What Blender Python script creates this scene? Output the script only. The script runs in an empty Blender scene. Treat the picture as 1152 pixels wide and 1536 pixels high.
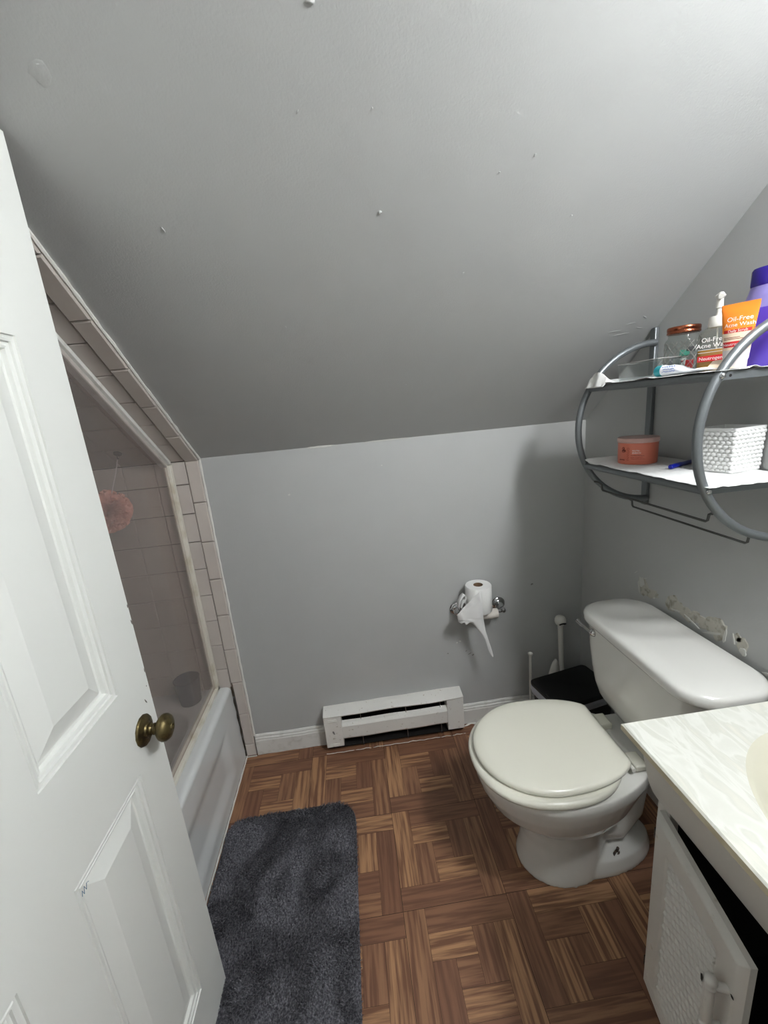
import bpy, math, random
from mathutils import Vector, Matrix, noise
random.seed(7)
S = bpy.context.scene
COL = S.collection
PI = math.pi
# ------------------------------------------------------------------ room measures (metres)
D = 1.566      # far wall
R = 0.928      # right wall
K = 1.294      # height of the low far wall
SL = 0.76      # slope of the ceiling
TX = -0.590    # tub face / tile seam
def zc(y): return min(K + SL * (D - y), 2.30)
# ------------------------------------------------------------------ helpers
def lin(c):
    return tuple(((v / 255) / 12.92 if v / 255 <= .04045 else ((v / 255 + .055) / 1.055) ** 2.4) for v in c) + (1,)
def new_mat(name):
    m = bpy.data.materials.new(name); m.use_nodes = True
    nt = m.node_tree; b = nt.nodes['Principled BSDF']
    return m, nt, b
def mat(name, rgb, rough=.5, metal=0, bump=None, vary=None, coat=0, trans=0, ior=1.45, sss=0, emit=0, alpha=1):
    m, nt, b = new_mat(name)
    b.inputs['Base Color'].default_value = lin(rgb)
    b.inputs['Roughness'].default_value = rough
    b.inputs['Metallic'].default_value = metal
    b.inputs['Coat Weight'].default_value = coat
    b.inputs['Transmission Weight'].default_value = trans
    b.inputs['IOR'].default_value = ior
    if emit:
        b.inputs['Emission Color'].default_value = lin(rgb); b.inputs['Emission Strength'].default_value = emit
    N = nt.nodes.new; L = nt.links.new
    tc = N('ShaderNodeTexCoord')
    if vary:   # (rgb2, scale, low, high)
        n = N('ShaderNodeTexNoise'); n.inputs['Scale'].default_value = vary[1]; n.inputs['Detail'].default_value = 5
        L(tc.outputs['Object'], n.inputs['Vector'])
        r = N('ShaderNodeMapRange'); r.inputs[1].default_value = vary[2]; r.inputs[2].default_value = vary[3]
        L(n.outputs['Fac'], r.inputs[0])
        mx = N('ShaderNodeMix'); mx.data_type = 'RGBA'
        mx.inputs[6].default_value = lin(rgb); mx.inputs[7].default_value = lin(vary[0])
        L(r.outputs[0], mx.inputs[0]); L(mx.outputs[2], b.inputs['Base Color'])
    if bump:   # (scale, distance, strength[, detail])
        n = N('ShaderNodeTexNoise'); n.inputs['Scale'].default_value = bump[0]; n.inputs['Detail'].default_value = bump[3] if len(bump) > 3 else 3
        L(tc.outputs['Object'], n.inputs['Vector'])
        bp = N('ShaderNodeBump'); bp.inputs['Distance'].default_value = bump[1]; bp.inputs['Strength'].default_value = bump[2]
        L(n.outputs['Fac'], bp.inputs['Height']); L(bp.outputs[0], b.inputs['Normal'])
    return m
ORG = {}
def org(p): return ORG.get(p.name, Vector((0, 0, 0))) if p else Vector((0, 0, 0))
def link(name, me, parent=None, base=None, smooth=False, angle=40):
    """base: where the origin of a top-level object stands; a child keeps its parent's origin."""
    off = org(parent) if parent else Vector(base or (0, 0, 0))
    if off.length: me.transform(Matrix.Translation(-off))
    o = bpy.data.objects.new(name, me); COL.objects.link(o)
    if parent: o.parent = parent
    else: o.location = off
    ORG[o.name] = off
    if smooth:
        for f in me.polygons: f.use_smooth = True
        me.set_sharp_from_angle(angle=math.radians(angle))
    return o
def tag(o, label=None, cat=None, group=None, kind=None):
    if label: o['label'] = label
    if cat: o['category'] = cat
    if group: o['group'] = group
    if kind: o['kind'] = kind
    return o
def thing(name, loc, label, cat, group=None):
    o = bpy.data.objects.new(name, None); COL.objects.link(o); o.location = loc; o.empty_display_size = .02
    ORG[o.name] = Vector(loc)
    return tag(o, label, cat, group)
class MB:
    def __init__(s): s.v = []; s.f = []; s.m = []
    def add(s, vs, fs, mi=0):
        k = len(s.v); s.v += [tuple(p) for p in vs]
        s.f += [tuple(i + k for i in f) for f in fs]; s.m += [mi] * len(fs); return s
    def box(s, a, b, M=None, mi=0):
        x0, y0, z0 = a; x1, y1, z1 = b
        vs = [Vector(p) for p in ((x0, y0, z0), (x1, y0, z0), (x1, y1, z0), (x0, y1, z0), (x0, y0, z1), (x1, y0, z1), (x1, y1, z1), (x0, y1, z1))]
        if M: vs = [M @ p for p in vs]
        return s.add(vs, [(0, 3, 2, 1), (4, 5, 6, 7), (0, 1, 5, 4), (1, 2, 6, 5), (2, 3, 7, 6), (3, 0, 4, 7)], mi)
    def loft(s, rings, cap0=True, cap1=True, closed=True, mi=0):
        n = len(rings[0]); vs = [p for r in rings for p in r]; fs = []
        for i in range(len(rings) - 1):
            for j in range(n if closed else n - 1):
                a = i * n + j; b = i * n + (j + 1) % n
                fs.append((a, b, b + n, a + n))
        if cap0: fs.append(tuple(range(n - 1, -1, -1)))
        if cap1: fs.append(tuple((len(rings) - 1) * n + j for j in range(n)))
        return s.add(vs, fs, mi)
    def tube(s, pts, r, n=10, cap=True, closed=False):
        pts = [Vector(p) for p in pts]; rings = []; up = None
        for i, p in enumerate(pts):
            a = pts[(i - 1) % len(pts)] if (closed or i > 0) else p
            b = pts[(i + 1) % len(pts)] if (closed or i < len(pts) - 1) else p
            d = (b - a).normalized()
            if up is None:
                up = Vector((0, 0, 1)) if abs(d.z) < .9 else Vector((1, 0, 0))
            up = (up - d * up.dot(d)).normalized(); sd = d.cross(up)
            rr = r[i] if isinstance(r, (list, tuple)) else r
            rings.append([p + (up * math.cos(t) + sd * math.sin(t)) * rr for t in [2 * PI * k / n for k in range(n)]])
        if closed: rings.append(rings[0])
        return s.loft(rings, cap and not closed, cap and not closed)
    def lathe(s, prof, c=(0, 0, 0), axis=(0, 0, 1), n=32, cap0=True, cap1=True):
        ax = Vector(axis).normalized(); u = ax.orthogonal().normalized(); w = ax.cross(u); c = Vector(c)
        rings = [[c + ax * h + (u * math.cos(2 * PI * k / n) + w * math.sin(2 * PI * k / n)) * r for k in range(n)] for r, h in prof]
        return s.loft(rings, cap0, cap1)
    def grid(s, fn, nu, nv, mi=0, closed=False):
        vs = [fn(i / nu, j / nv) for j in range(nv + 1) for i in range(nu + 1)]
        fs = [(j * (nu + 1) + i, j * (nu + 1) + i + 1, (j + 1) * (nu + 1) + i + 1, (j + 1) * (nu + 1) + i) for j in range(nv) for i in range(nu)]
        return s.add(vs, fs, mi)
    def mesh(s, name, mats):
        me = bpy.data.meshes.new(name); me.from_pydata(s.v, [], s.f)
        for m in (mats if isinstance(mats, (list, tuple)) else [mats]): me.materials.append(m)
        me.polygons.foreach_set('material_index', s.m); me.update(); return me
    def build(s, name, mats, parent=None, base=None, smooth=False, bevel=0, seg=2, angle=40, solid=0, sub=0):
        o = link(name, s.mesh(name, mats), parent, base, smooth or bevel > 0, angle)
        if solid:
            md = o.modifiers.new('solid', 'SOLIDIFY'); md.thickness = solid; md.offset = 0
        if bevel:
            md = o.modifiers.new('bevel', 'BEVEL'); md.width = bevel; md.segments = seg; md.limit_method = 'ANGLE'; md.angle_limit = math.radians(35)
            md.harden_normals = False
        if sub:
            md = o.modifiers.new('sub', 'SUBSURF'); md.levels = sub; md.render_levels = sub
        return o
def rrect(cx, cy, hx, hy, r, z, n=6):
    r = min(r, hx - 1e-4, hy - 1e-4); out = []
    for k, (sx, sy) in enumerate(((1, 1), (-1, 1), (-1, -1), (1, -1))):
        for i in range(n + 1):
            t = (k + i / n) * PI / 2
            out.append(Vector((cx + sx * (hx - r) + r * math.cos(t), cy + sy * (hy - r) + r * math.sin(t), z)))
    return out
def arc(c, r, a0, a1, n, u, w):
    return [Vector(c) + Vector(u) * (r * math.cos(a0 + (a1 - a0) * i / n)) + Vector(w) * (r * math.sin(a0 + (a1 - a0) * i / n)) for i in range(n + 1)]
def text(name, body, size, m, fn, parent, align='CENTER', space=1.0, bold=0.0):
    """flat lettering; fn maps letter-plane (u, v) to the place on the surface"""
    cu = bpy.data.curves.new(name, 'FONT'); cu.body = body; cu.size = size; cu.align_x = align; cu.align_y = 'CENTER'
    cu.space_character = space; cu.offset = bold; cu.resolution_u = 3
    tmp = bpy.data.objects.new('tmp', cu); COL.objects.link(tmp)
    dg = bpy.context.evaluated_depsgraph_get(); dg.update()
    me = bpy.data.meshes.new_from_object(tmp.evaluated_get(dg)); bpy.data.objects.remove(tmp)
    for v in me.vertices: v.co = fn(v.co.x, v.co.y)
    me.materials.clear(); me.materials.append(m); me.name = name
    return link(name, me, parent)
def remeshed(mb, voxel, its, name, m, parent, base=None):
    t = bpy.data.objects.new('tmp', mb.mesh('tmp', m)); COL.objects.link(t)
    a = t.modifiers.new('r', 'REMESH'); a.mode = 'VOXEL'; a.voxel_size = voxel; a.use_smooth_shade = True
    b = t.modifiers.new('s', 'SMOOTH'); b.factor = .5; b.iterations = its
    dg = bpy.context.evaluated_depsgraph_get(); dg.update()
    me = bpy.data.meshes.new_from_object(t.evaluated_get(dg)); bpy.data.objects.remove(t); me.name = name
    me.materials.clear(); me.materials.append(m)
    for f in me.polygons: f.use_smooth = True
    return link(name, me, parent, base)
# ------------------------------------------------------------------ materials
def paint(name, rgb, bumpscale=180, dist=.0012, strength=.35):
    m, nt, b = new_mat(name); N = nt.nodes.new; L = nt.links.new
    b.inputs['Roughness'].default_value = .42
    tc = N('ShaderNodeTexCoord')
    n1 = N('ShaderNodeTexNoise'); n1.inputs['Scale'].default_value = bumpscale; n1.inputs['Detail'].default_value = 4
    n2 = N('ShaderNodeTexNoise'); n2.inputs['Scale'].default_value = 9; n2.inputs['Detail'].default_value = 6
    for n in (n1, n2): L(tc.outputs['Object'], n.inputs['Vector'])
    mx = N('ShaderNodeMix'); mx.data_type = 'RGBA'
    a = lin(rgb); mx.inputs[6].default_value = tuple(v * .97 for v in a[:3]) + (1,); mx.inputs[7].default_value = tuple(v * 1.03 for v in a[:3]) + (1,)
    L(n2.outputs['Fac'], mx.inputs[0]); L(mx.outputs[2], b.inputs['Base Color'])
    ad = N('ShaderNodeMath'); ad.operation = 'MULTIPLY_ADD'; ad.inputs[1].default_value = 1.5
    L(n2.outputs['Fac'], ad.inputs[0]); L(n1.outputs['Fac'], ad.inputs[2])
    bp = N('ShaderNodeBump'); bp.inputs['Distance'].default_value = dist; bp.inputs['Strength'].default_value = strength
    L(ad.outputs[0], bp.inputs['Height']); L(bp.outputs[0], b.inputs['Normal'])
    return m
M_wall = paint('grey_wall_paint', (176, 177, 175), 180, .0010, .25)
M_ceil = paint('grey_ceiling_paint', (176, 177, 175), 260, .0012, .32)
M_white_trim = mat('white_trim_paint', (214, 213, 208), .4, bump=(60, .001, .3), vary=((186, 184, 176), 30, .55, .8))
M_door = mat('white_door_paint', (216, 217, 212), .38, bump=(90, .0006, .3))
M_tile = mat('beige_pink_tile', (200, 192, 184), .22, vary=((190, 181, 173), 6, .3, .7), bump=(25, .0006, .2))
M_tile_in = mat('shower_tile', (194, 186, 179), .3, vary=((182, 173, 167), 6, .3, .7), bump=(25, .0006, .2))
M_grout = mat('grout', (142, 130, 118), .9, vary=((92, 84, 76), 14, .45, .65))
M_caulk = mat('caulk_bead', (216, 214, 208), .5, bump=(120, .001, .5))
M_tub = mat('tub_enamel', (209, 211, 210), .16, coat=.4, bump=(7, .003, .15))
M_frame = mat('cream_metal_frame', (214, 210, 198), .35, vary=((188, 180, 158), 18, .5, .75))
M_porc = mat('toilet_china', (214, 213, 207), .1, coat=.5)
M_seat = mat('toilet_seat_plastic', (218, 216, 202), .25, coat=.2)
M_chrome = mat('chrome', (190, 190, 190), .12, 1)
M_nickel = mat('brushed_nickel', (150, 150, 150), .28, 1)
M_rust = mat('rusty_bolt', (52, 44, 40), .7, .4, vary=((96, 84, 70), 200, .4, .7))
M_brass = mat('tarnished_brass', (104, 92, 60), .42, .8, vary=((66, 56, 38), 60, .4, .65), bump=(80, .0005, .3))
M_greymetal = mat('grey_shelf_metal', (118, 122, 124), .38, .55)
M_wire = mat('dark_wire_metal', (88, 88, 86), .4, .6)
M_plate = mat('shelf_plate_metal', (96, 98, 98), .5, .3)
M_paper = mat('white_liner_paper', (226, 226, 224), .85, bump=(50, .002, .4))
M_tissue = mat('toilet_tissue', (228, 227, 224), .95, bump=(220, .0008, .5))
M_black = mat('black_plastic', (7, 7, 8), .6)
M_binbody = mat('dark_bin_plastic', (24, 22, 24), .5)
M_plastic_w = mat('white_plastic', (214, 212, 204), .35)
M_dark = mat('void_shade_and_chip', (22, 19, 17), .8)  # near-black paints the shade in heater gaps and holes; dark chips share it
M_heater = mat('chipped_white_enamel', (222, 220, 214), .45, vary=((178, 168, 154), 85, .64, .74), bump=(30, .001, .3))
M_underfloor = mat('floor_underlay', (46, 32, 26), .8)
M_marble = None
M_cab = mat('vanity_white_paint', (196, 193, 186), .42, bump=(60, .0008, .35))
M_cabin = mat('vanity_inside_shade', (13, 11, 10), .95)  # near-black colour stands in for the shade of the unlit cabinet
M_plaster = mat('bare_plaster', (184, 181, 170), .9, bump=(90, .0015, .6), vary=((146, 141, 128), 60, .5, .68))
M_plaster_l = mat('peeled_paint_edge', (198, 198, 192), .7, bump=(80, .001, .5))
M_orange = mat('orange_tube_plastic', (238, 134, 42), .35)
M_red = mat('red_print', (198, 38, 40), .45)
M_whitep = mat('white_print', (240, 238, 234), .5)
M_cream = mat('cream_tube_plastic', (232, 210, 184), .35)
M_ptube = mat('pale_tube_base', (206, 200, 198), .3)
M_peach = mat('peach_tub_plastic', (214, 122, 98), .38)
M_peachlid = mat('pale_translucent_lid', (206, 168, 158), .35)
M_darkred = mat('dark_red_print', (120, 44, 34), .5)
M_midred = mat('rust_print', (176, 78, 58), .5)
M_blue = mat('blue_plastic', (22, 34, 150), .3)
M_blueprint = mat('blue_print', (96, 120, 190), .5)
M_teal = mat('teal_plastic', (34, 150, 160), .35)
M_purple = mat('purple_plastic', (88, 64, 176), .28)
M_lilac = mat('lilac_plastic', (138, 128, 190), .28)
M_cap = mat('deep_purple_cap', (44, 28, 128), .25)
M_basket = mat('white_ceramic_basket', (222, 222, 220), .45)
M_copper = mat('copper_lid', (160, 92, 66), .25, 1)
M_cup = mat('grey_rubber_cup', (76, 76, 84), .5)
M_pink = mat('pink_mesh_puff', (248, 190, 174), .8)
M_core = mat('cardboard_core', (120, 96, 74), .9)
M_brushbr = mat('string_white', (220, 214, 210), .7)
def glass_mat(name, tint, rough=.02, transp=.8, diff=.0, dcol=(206, 200, 196)):
    m = bpy.data.materials.new(name); m.use_nodes = True; nt = m.node_tree; nt.nodes.clear(); N = nt.nodes.new; L = nt.links.new
    out = N('ShaderNodeOutputMaterial'); t = N('ShaderNodeBsdfTransparent'); t.inputs[0].default_value = lin(tint)
    g = N('ShaderNodeBsdfGlossy'); g.inputs['Roughness'].default_value = rough
    fr = N('ShaderNodeFresnel'); ge = N('ShaderNodeNewGeometry'); mr = N('ShaderNodeMapRange'); mr.inputs[3].default_value = 1.5; mr.inputs[4].default_value = 1 / 1.5
    L(ge.outputs['Backfacing'], mr.inputs[0]); L(mr.outputs[0], fr.inputs[0])
    mx = N('ShaderNodeMixShader'); L(fr.outputs[0], mx.inputs[0]); L(t.outputs[0], mx.inputs[1]); L(g.outputs[0], mx.inputs[2])
    last = mx
    if diff:
        d = N('ShaderNodeBsdfDiffuse'); d.inputs[0].default_value = lin(dcol)
        m2 = N('ShaderNodeMixShader'); m2.inputs[0].default_value = diff; L(mx.outputs[0], m2.inputs[1]); L(d.outputs[0], m2.inputs[2]); last = m2
    L(last.outputs[0], out.inputs[0]); return m
M_shower_glass = glass_mat('hazy_shower_glass', (243, 238, 236), .08, diff=.10)
M_jar_glass = glass_mat('clear_jar_glass', (236, 240, 238), .03, diff=.05)
M_dish_glass = glass_mat('clear_dish_plastic', (232, 236, 236), .05, diff=.06)
M_bottle = glass_mat('clear_bottle_plastic', (226, 230, 226), .05, diff=.08)
M_sheet = glass_mat('thin_bag_film', (214, 214, 220), .15, diff=.35)
M_amber = mat('amber_liquid', (216, 152, 32), .2)
def marble():
    m, nt, b = new_mat('cultured_marble'); N = nt.nodes.new; L = nt.links.new
    tc = N('ShaderNodeTexCoord'); mp = N('ShaderNodeMapping'); mp.inputs['Scale'].default_value = (14, 4, 5); mp.inputs['Rotation'].default_value = (0, 0, .7)
    L(tc.outputs['Object'], mp.inputs[0])
    n = N('ShaderNodeTexNoise'); n.inputs['Scale'].default_value = 1.6; n.inputs['Detail'].default_value = 7; n.inputs['Distortion'].default_value = 1.6
    L(mp.outputs[0], n.inputs['Vector'])
    r = N('ShaderNodeValToRGB'); L(n.outputs['Fac'], r.inputs[0])
    r.color_ramp.elements[0].position = .36; r.color_ramp.elements[0].color = lin((208, 206, 195))
    r.color_ramp.elements[1].position = .62; r.color_ramp.elements[1].color = lin((203, 203, 194))
    e = r.color_ramp.elements.new(.47); e.color = lin((197, 197, 187)); e = r.color_ramp.elements.new(.53); e.color = lin((211, 211, 203))
    L(r.outputs[0], b.inputs['Base Color']); b.inputs['Roughness'].default_value = .22; b.inputs['Coat Weight'].default_value = .3
    return m
M_marble = marble()
M_basin = mat('ivory_basin', (192, 189, 172), .18, coat=.3)
M_marble_lip = mat('yellowed_marble_edge', (206, 198, 172), .3, vary=((186, 176, 148), 20, .4, .6))
def floor_mat():
    m, nt, b = new_mat('parquet_vinyl'); N = nt.nodes.new; L = nt.links.new
    uv = N('ShaderNodeUVMap'); uv.uv_map = 'grain'
    at = N('ShaderNodeAttribute'); at.attribute_name = 'tone'
    mp = N('ShaderNodeMapping'); mp.inputs['Scale'].default_value = (5, 90, 1); L(uv.outputs[0], mp.inputs[0])
    n = N('ShaderNodeTexNoise'); n.inputs['Scale'].default_value = 1; n.inputs['Detail'].default_value = 3; n.inputs['Roughness'].default_value = .55; L(mp.outputs[0], n.inputs['Vector'])
    mp2 = N('ShaderNodeMapping'); mp2.inputs['Scale'].default_value = (22, 420, 1); L(uv.outputs[0], mp2.inputs[0])
    n2 = N('ShaderNodeTexNoise'); n2.inputs['Scale'].default_value = 1; n2.inputs['Detail'].default_value = 3; L(mp2.outputs[0], n2.inputs['Vector'])
    # light boards carry strong stripes, dark ones faint ones
    r = N('ShaderNodeMapRange'); r.inputs[1].default_value = .40; r.inputs[2].default_value = .58; L(n.outputs['Fac'], r.inputs[0])
    dark = N('ShaderNodeMix'); dark.data_type = 'RGBA'; dark.inputs[6].default_value = lin((104, 70, 52)); dark.inputs[7].default_value = lin((124, 86, 64)); L(r.outputs[0], dark.inputs[0])
    lt = N('ShaderNodeMix'); lt.data_type = 'RGBA'; lt.inputs[6].default_value = lin((112, 76, 54)); lt.inputs[7].default_value = lin((172, 130, 94)); L(r.outputs[0], lt.inputs[0])
    mx = N('ShaderNodeMix'); mx.data_type = 'RGBA'; L(at.outputs['Fac'], mx.inputs[0]); L(dark.outputs[2], mx.inputs[6]); L(lt.outputs[2], mx.inputs[7])
    m3 = N('ShaderNodeMix'); m3.data_type = 'RGBA'; m3.blend_type = 'MULTIPLY'; m3.inputs[0].default_value = .8
    r2 = N('ShaderNodeMapRange'); r2.inputs[1].default_value = .8; r2.inputs[2].default_value = .6; r2.inputs[3].default_value = .76; r2.inputs[4].default_value = 1.06; L(n2.outputs['Fac'], r2.inputs[0])
    L(mx.outputs[2], m3.inputs[6]); L(r2.outputs[0], m3.inputs[7]); L(m3.outputs[2], b.inputs['Base Color'])
    b.inputs['Roughness'].default_value = .5
    bp = N('ShaderNodeBump'); bp.inputs['Distance'].default_value = .0006; bp.inputs['Strength'].default_value = .4; L(n2.outputs['Fac'], bp.inputs['Height']); L(bp.outputs[0], b.inputs['Normal'])
    return m
M_floor = floor_mat()
# ------------------------------------------------------------------ room shell
st = lambda o: tag(o, kind='structure')
# floor: 12 inch squares, each a pinwheel of boards printed in wood tones
TL = .3048; tx0, ty0 = .0095, 1.1891
PAT = [  # u0, v0, u1, v1, grain along u?, tone   (5 x 5 cells, v runs towards the camera)
    (0, 0, 1, 4, 0, .95), (0, 4, 4, 5, 1, .12), (4, 1, 5, 5, 0, .42), (1, 0, 5, 1, 1, .05),
    (1, 1, 3, 2, 1, .95), (3, 1, 4, 3, 0, .05), (2, 3, 4, 4, 1, .92), (1, 2, 2, 4, 0, .28), (2, 2, 3, 3, 1, .22)]
ROT = {(0, 0): 0, (0, 1): 2, (-1, 0): 3, (-1, 1): 2, (0, -1): 0, (-1, -1): 0, (1, 1): 3, (1, 0): 3, (2, 1): 0, (2, 2): 1, (1, 2): 0, (0, 2): 3, (-1, 2): 0, (1, -1): 3, (-2, -1): 2, (-2, 0): 0}
fv = []; ff = []; fuv = []; ftone = []
rf = random.Random(3)
X0, X1, Y0, Y1 = -1.37, R, -1.1, D
for i in range(-5, 5):
    for j in range(-2, 11):
        rot = ROT.get((i, j), rf.randrange(4))
        for (u0, v0, u1, v1, gu, tone) in PAT:
            def rp(u, v):
                for _ in range(rot): u, v = v, 5 - u      # quarter turns counter-clockwise
                return u, v
            a = rp(u0, v0); b = rp(u1, v1)
            ua, ub = sorted((a[0], b[0])); va, vb = sorted((a[1], b[1]))
            g = gu if rot % 2 == 0 else 1 - gu
            e = .0004
            ea, eb, ec, ed = [e * (1.6 if q in (0, 5) else .8) for q in (ua, ub, va, vb)]
            xa = tx0 + (i + ua / 5) * TL + ea; xb = tx0 + (i + ub / 5) * TL - eb
            ya = ty0 - (j + vb / 5) * TL + ed; yb = ty0 - (j + va / 5) * TL - ec
            xa, xb = max(xa, X0), min(xb, X1); ya, yb = max(ya, Y0), min(yb, Y1)
            if xb - xa < .002 or yb - ya < .002: continue
            k = len(fv); fv += [(xa, ya, 0), (xb, ya, 0), (xb, yb, 0), (xa, yb, 0)]; ff.append((k, k + 1, k + 2, k + 3))
            w, h = xb - xa, yb - ya; o1, o2 = rf.random() * 50, rf.random() * 50
            q = [(0, 0), (w, 0), (w, h), (0, h)]
            fuv += [((p[0] if g else p[1]) + o1, (p[1] if g else p[0]) + o2) for p in q]
            t = max(0, min(1, tone + rf.uniform(-.08, .08))); ftone += [t] * 4
k = len(fv); fv += [(X0, Y0, -.0008), (X1, Y0, -.0008), (X1, Y1, -.0008), (X0, Y1, -.0008), (X0, Y0, -.06), (X1, Y0, -.06), (X1, Y1, -.06), (X0, Y1, -.06)]
extra = [(k, k + 1, k + 2, k + 3), (k + 4, k + 7, k + 6, k + 5), (k, k + 4, k + 5, k + 1), (k + 1, k + 5, k + 6, k + 2), (k + 2, k + 6, k + 7, k + 3), (k + 3, k + 7, k + 4, k)]
ff += extra; fuv += [(0, 0)] * 24; ftone += [0] * 24
me = bpy.data.meshes.new('floor'); me.from_pydata(fv, [], ff)
me.materials.append(M_floor); me.materials.append(M_underfloor)
for p in me.polygons[-6:]: p.material_index = 1
ul = me.uv_layers.new(name='grain'); ul.data.foreach_set('uv', [c for p in fuv for c in p])
at = me.attributes.new('tone', 'FLOAT', 'CORNER'); at.data.foreach_set('value', ftone)
st(link('floor', me))
T = .10
st(MB().box((X0 - T, D, -.06), (R + T, D + T, K + .1)).build('wall_far', M_wall))
def side_poly(x0, x1, y0, y1):
    yk = D - (2.30 - K) / SL
    pr = [(y0, -.06), (y1, -.06), (y1, zc(y1) + .06), (yk, 2.36), (y0, 2.36)]
    mb = MB(); mb.loft([[Vector((x0, y, z)) for y, z in pr], [Vector((x1, y, z)) for y, z in pr]]); return mb
wall_right = st(side_poly(R, R + T, -1.1, D).build('wall_right', M_wall))
st(side_poly(X0 - T, X0, -1.1, D).build('wall_left', M_tile_in))
mb = MB(); yk = D - (2.30 - K) / SL
pr = [(D + .06, K - SL * .06), (yk, 2.30), (-1.1, 2.30), (-1.1, 2.38), (yk + .02, 2.38), (D + .06, K + .10)]
mb.loft([[Vector((X0 - T, y, z)) for y, z in pr], [Vector((R + T, y, z)) for y, z in pr]]); st(mb.build('ceiling', M_ceil))
# solid wall at the tub's near end (the door is folded back beside it) and the wall behind the camera
st(MB().box((X0, -1.1, 0), (-.515, .05, 2.30)).build('wall_tub_end', M_wall))
st(MB().box((X0, -1.2, -.06), (R, -1.1, 2.30)).build('wall_near', M_wall))
# baseboards
def baseboard(x0, x1, name):
    pr = [(0, 0), (-.013, 0), (-.013, .068), (-.011, .072), (-.011, .078), (-.007, .083), (-.007, .089), (-.003, .095), (0, .095)]
    n = 24; rings = []
    for i in range(n + 1):
        x = x0 + (x1 - x0) * i / n
        rings.append([Vector((x, D + y + (.0008 * math.sin(x * 60) if y < -.005 else 0), z + .001 + (.0012 * math.sin(x * 23 + 1) if z > .05 else 0))) for y, z in pr])
    st(MB().loft(rings).build(name, M_white_trim, smooth=True, angle=25))
baseboard(-.536, -.232, 'baseboard_far'); baseboard(.375, R, 'baseboard_far.001')
mb = MB(); mb.box((R - .012, .63, 0), (R, D - .014, .092)); st(mb.build('baseboard_right', M_white_trim, bevel=.003))
# ------------------------------------------------------------------ shower tiling
rt = random.Random(11)
def tile(mb, o, u, v, nrm, a0, a1, b0, b1, th=.006, gap=.0014, ch=.0018):
    a0 += gap; a1 -= gap; b0 += gap; b1 -= gap
    j = rt.uniform(-.0006, .0006)
    P = lambda a, b, h: Vector(o) + Vector(u) * a + Vector(v) * b + Vector(nrm) * (h + j)
    vs = [P(a0, b0, 0), P(a1, b0, 0), P(a1, b1, 0), P(a0, b1, 0), P(a0, b0, th - ch), P(a1, b0, th - ch), P(a1, b1, th - ch), P(a0, b1, th - ch),
          P(a0 + ch, b0 + ch, th), P(a1 - ch, b0 + ch, th), P(a1 - ch, b1 - ch, th), P(a0 + ch, b1 - ch, th)]
    mb.add(vs, [(0, 1, 5, 4), (1, 2, 6, 5), (2, 3, 7, 6), (3, 0, 4, 7), (4, 5, 9, 8), (5, 6, 10, 9), (6, 7, 11, 10), (7, 4, 8, 11), (8, 9, 10, 11)])
e = .0012
sn = math.sqrt(1 + SL * SL); su = Vector((0, -1, SL)) / sn; snn = Vector((0, -SL, -1)) / sn; so = Vector((0, D, K))
LS = 1.86   # length of tiled slope from the low wall up
# grout beds
mb = MB(); mb.box((-.594, D - .004, .30), (-.541, D, K)); mb.box((-.5835, D - .0042, 0), (-.541, D, .31))
def slope_slab(mb, x0, x1, s0, s1, th):
    vs = [so + Vector((x, 0, 0)) + su * s + snn * h for h in (0.0, th) for s in (s0, s1) for x in (x0, x1)]
    mb.add(vs, [(0, 1, 3, 2), (4, 6, 7, 5), (0, 4, 5, 1), (2, 3, 7, 6), (0, 2, 6, 4), (1, 5, 7, 3)])
slope_slab(mb, -.594, -.541, 0, 1.60, .004)
gr = st(mb.build('trim_1', M_grout))
MB().tube([(-.590 + .0012 * math.sin(k * 1.7) + .0045 * (k / 14), D - .0125, .352 - .345 * k / 14) for k in range(15)], [.0022 + .0012 * math.sin(k * 2.3) for k in range(15)], 6).build('dark_crack', mat('grimy_crack', (70, 62, 52), .9), gr)
# border: long bullnose pieces
mb = MB(); zs = [0, .059] + [.059 + .1535 * k for k in range(1, 8)] + [K - .004]
for a, b in zip(zs, zs[1:]): tile(mb, (0, D - .003, 0), (1, 0, 0), (0, 0, 1), (0, -1, 0), -.590 if a > .3 else -.585, -.541, a, b, .009, .0012, .003)
s = .004
while s < 1.5:
    tile(mb, so, (1, 0, 0), su, snn, -.590, -.541, s, s + .1535, .012, .0012, .003); s += .1535
mb.build('border_tiles', M_tile, gr)
# end wall and slope squares
mb = MB(); mbg = MB()
mbg.box((X0, D - .0035, .30), (-.594, D, K)); slope_slab(mbg, X0, -.594, 0, LS - .3, .0035)
zt = K - .004; zj = [.325 + .11 * k for k in range(0, 9)]
rowz = [z for z in zj if z < zt - .02] + [zt]
xs = [-.590 - .11 * k for k in range(0, 8)]
for x1, x0 in zip(xs, xs[1:]):
    x0 = max(x0, X0)
    for a, b in zip(rowz, rowz[1:]): tile(mb, (0, D - .003, 0), (1, 0, 0), (0, 0, 1), (0, -1, 0), x0, x1, a, b, .0072)
    s = .004
    while s < 1.5:
        tile(mb, so, (1, 0, 0), su, snn, x0, x1, s, s + .11, .0085); s += .11
t2 = st(mbg.build('trim_2', mat('dark_grout', (96, 86, 80), .9))); mb.build('shower_tiles', M_tile_in, t2)
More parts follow.
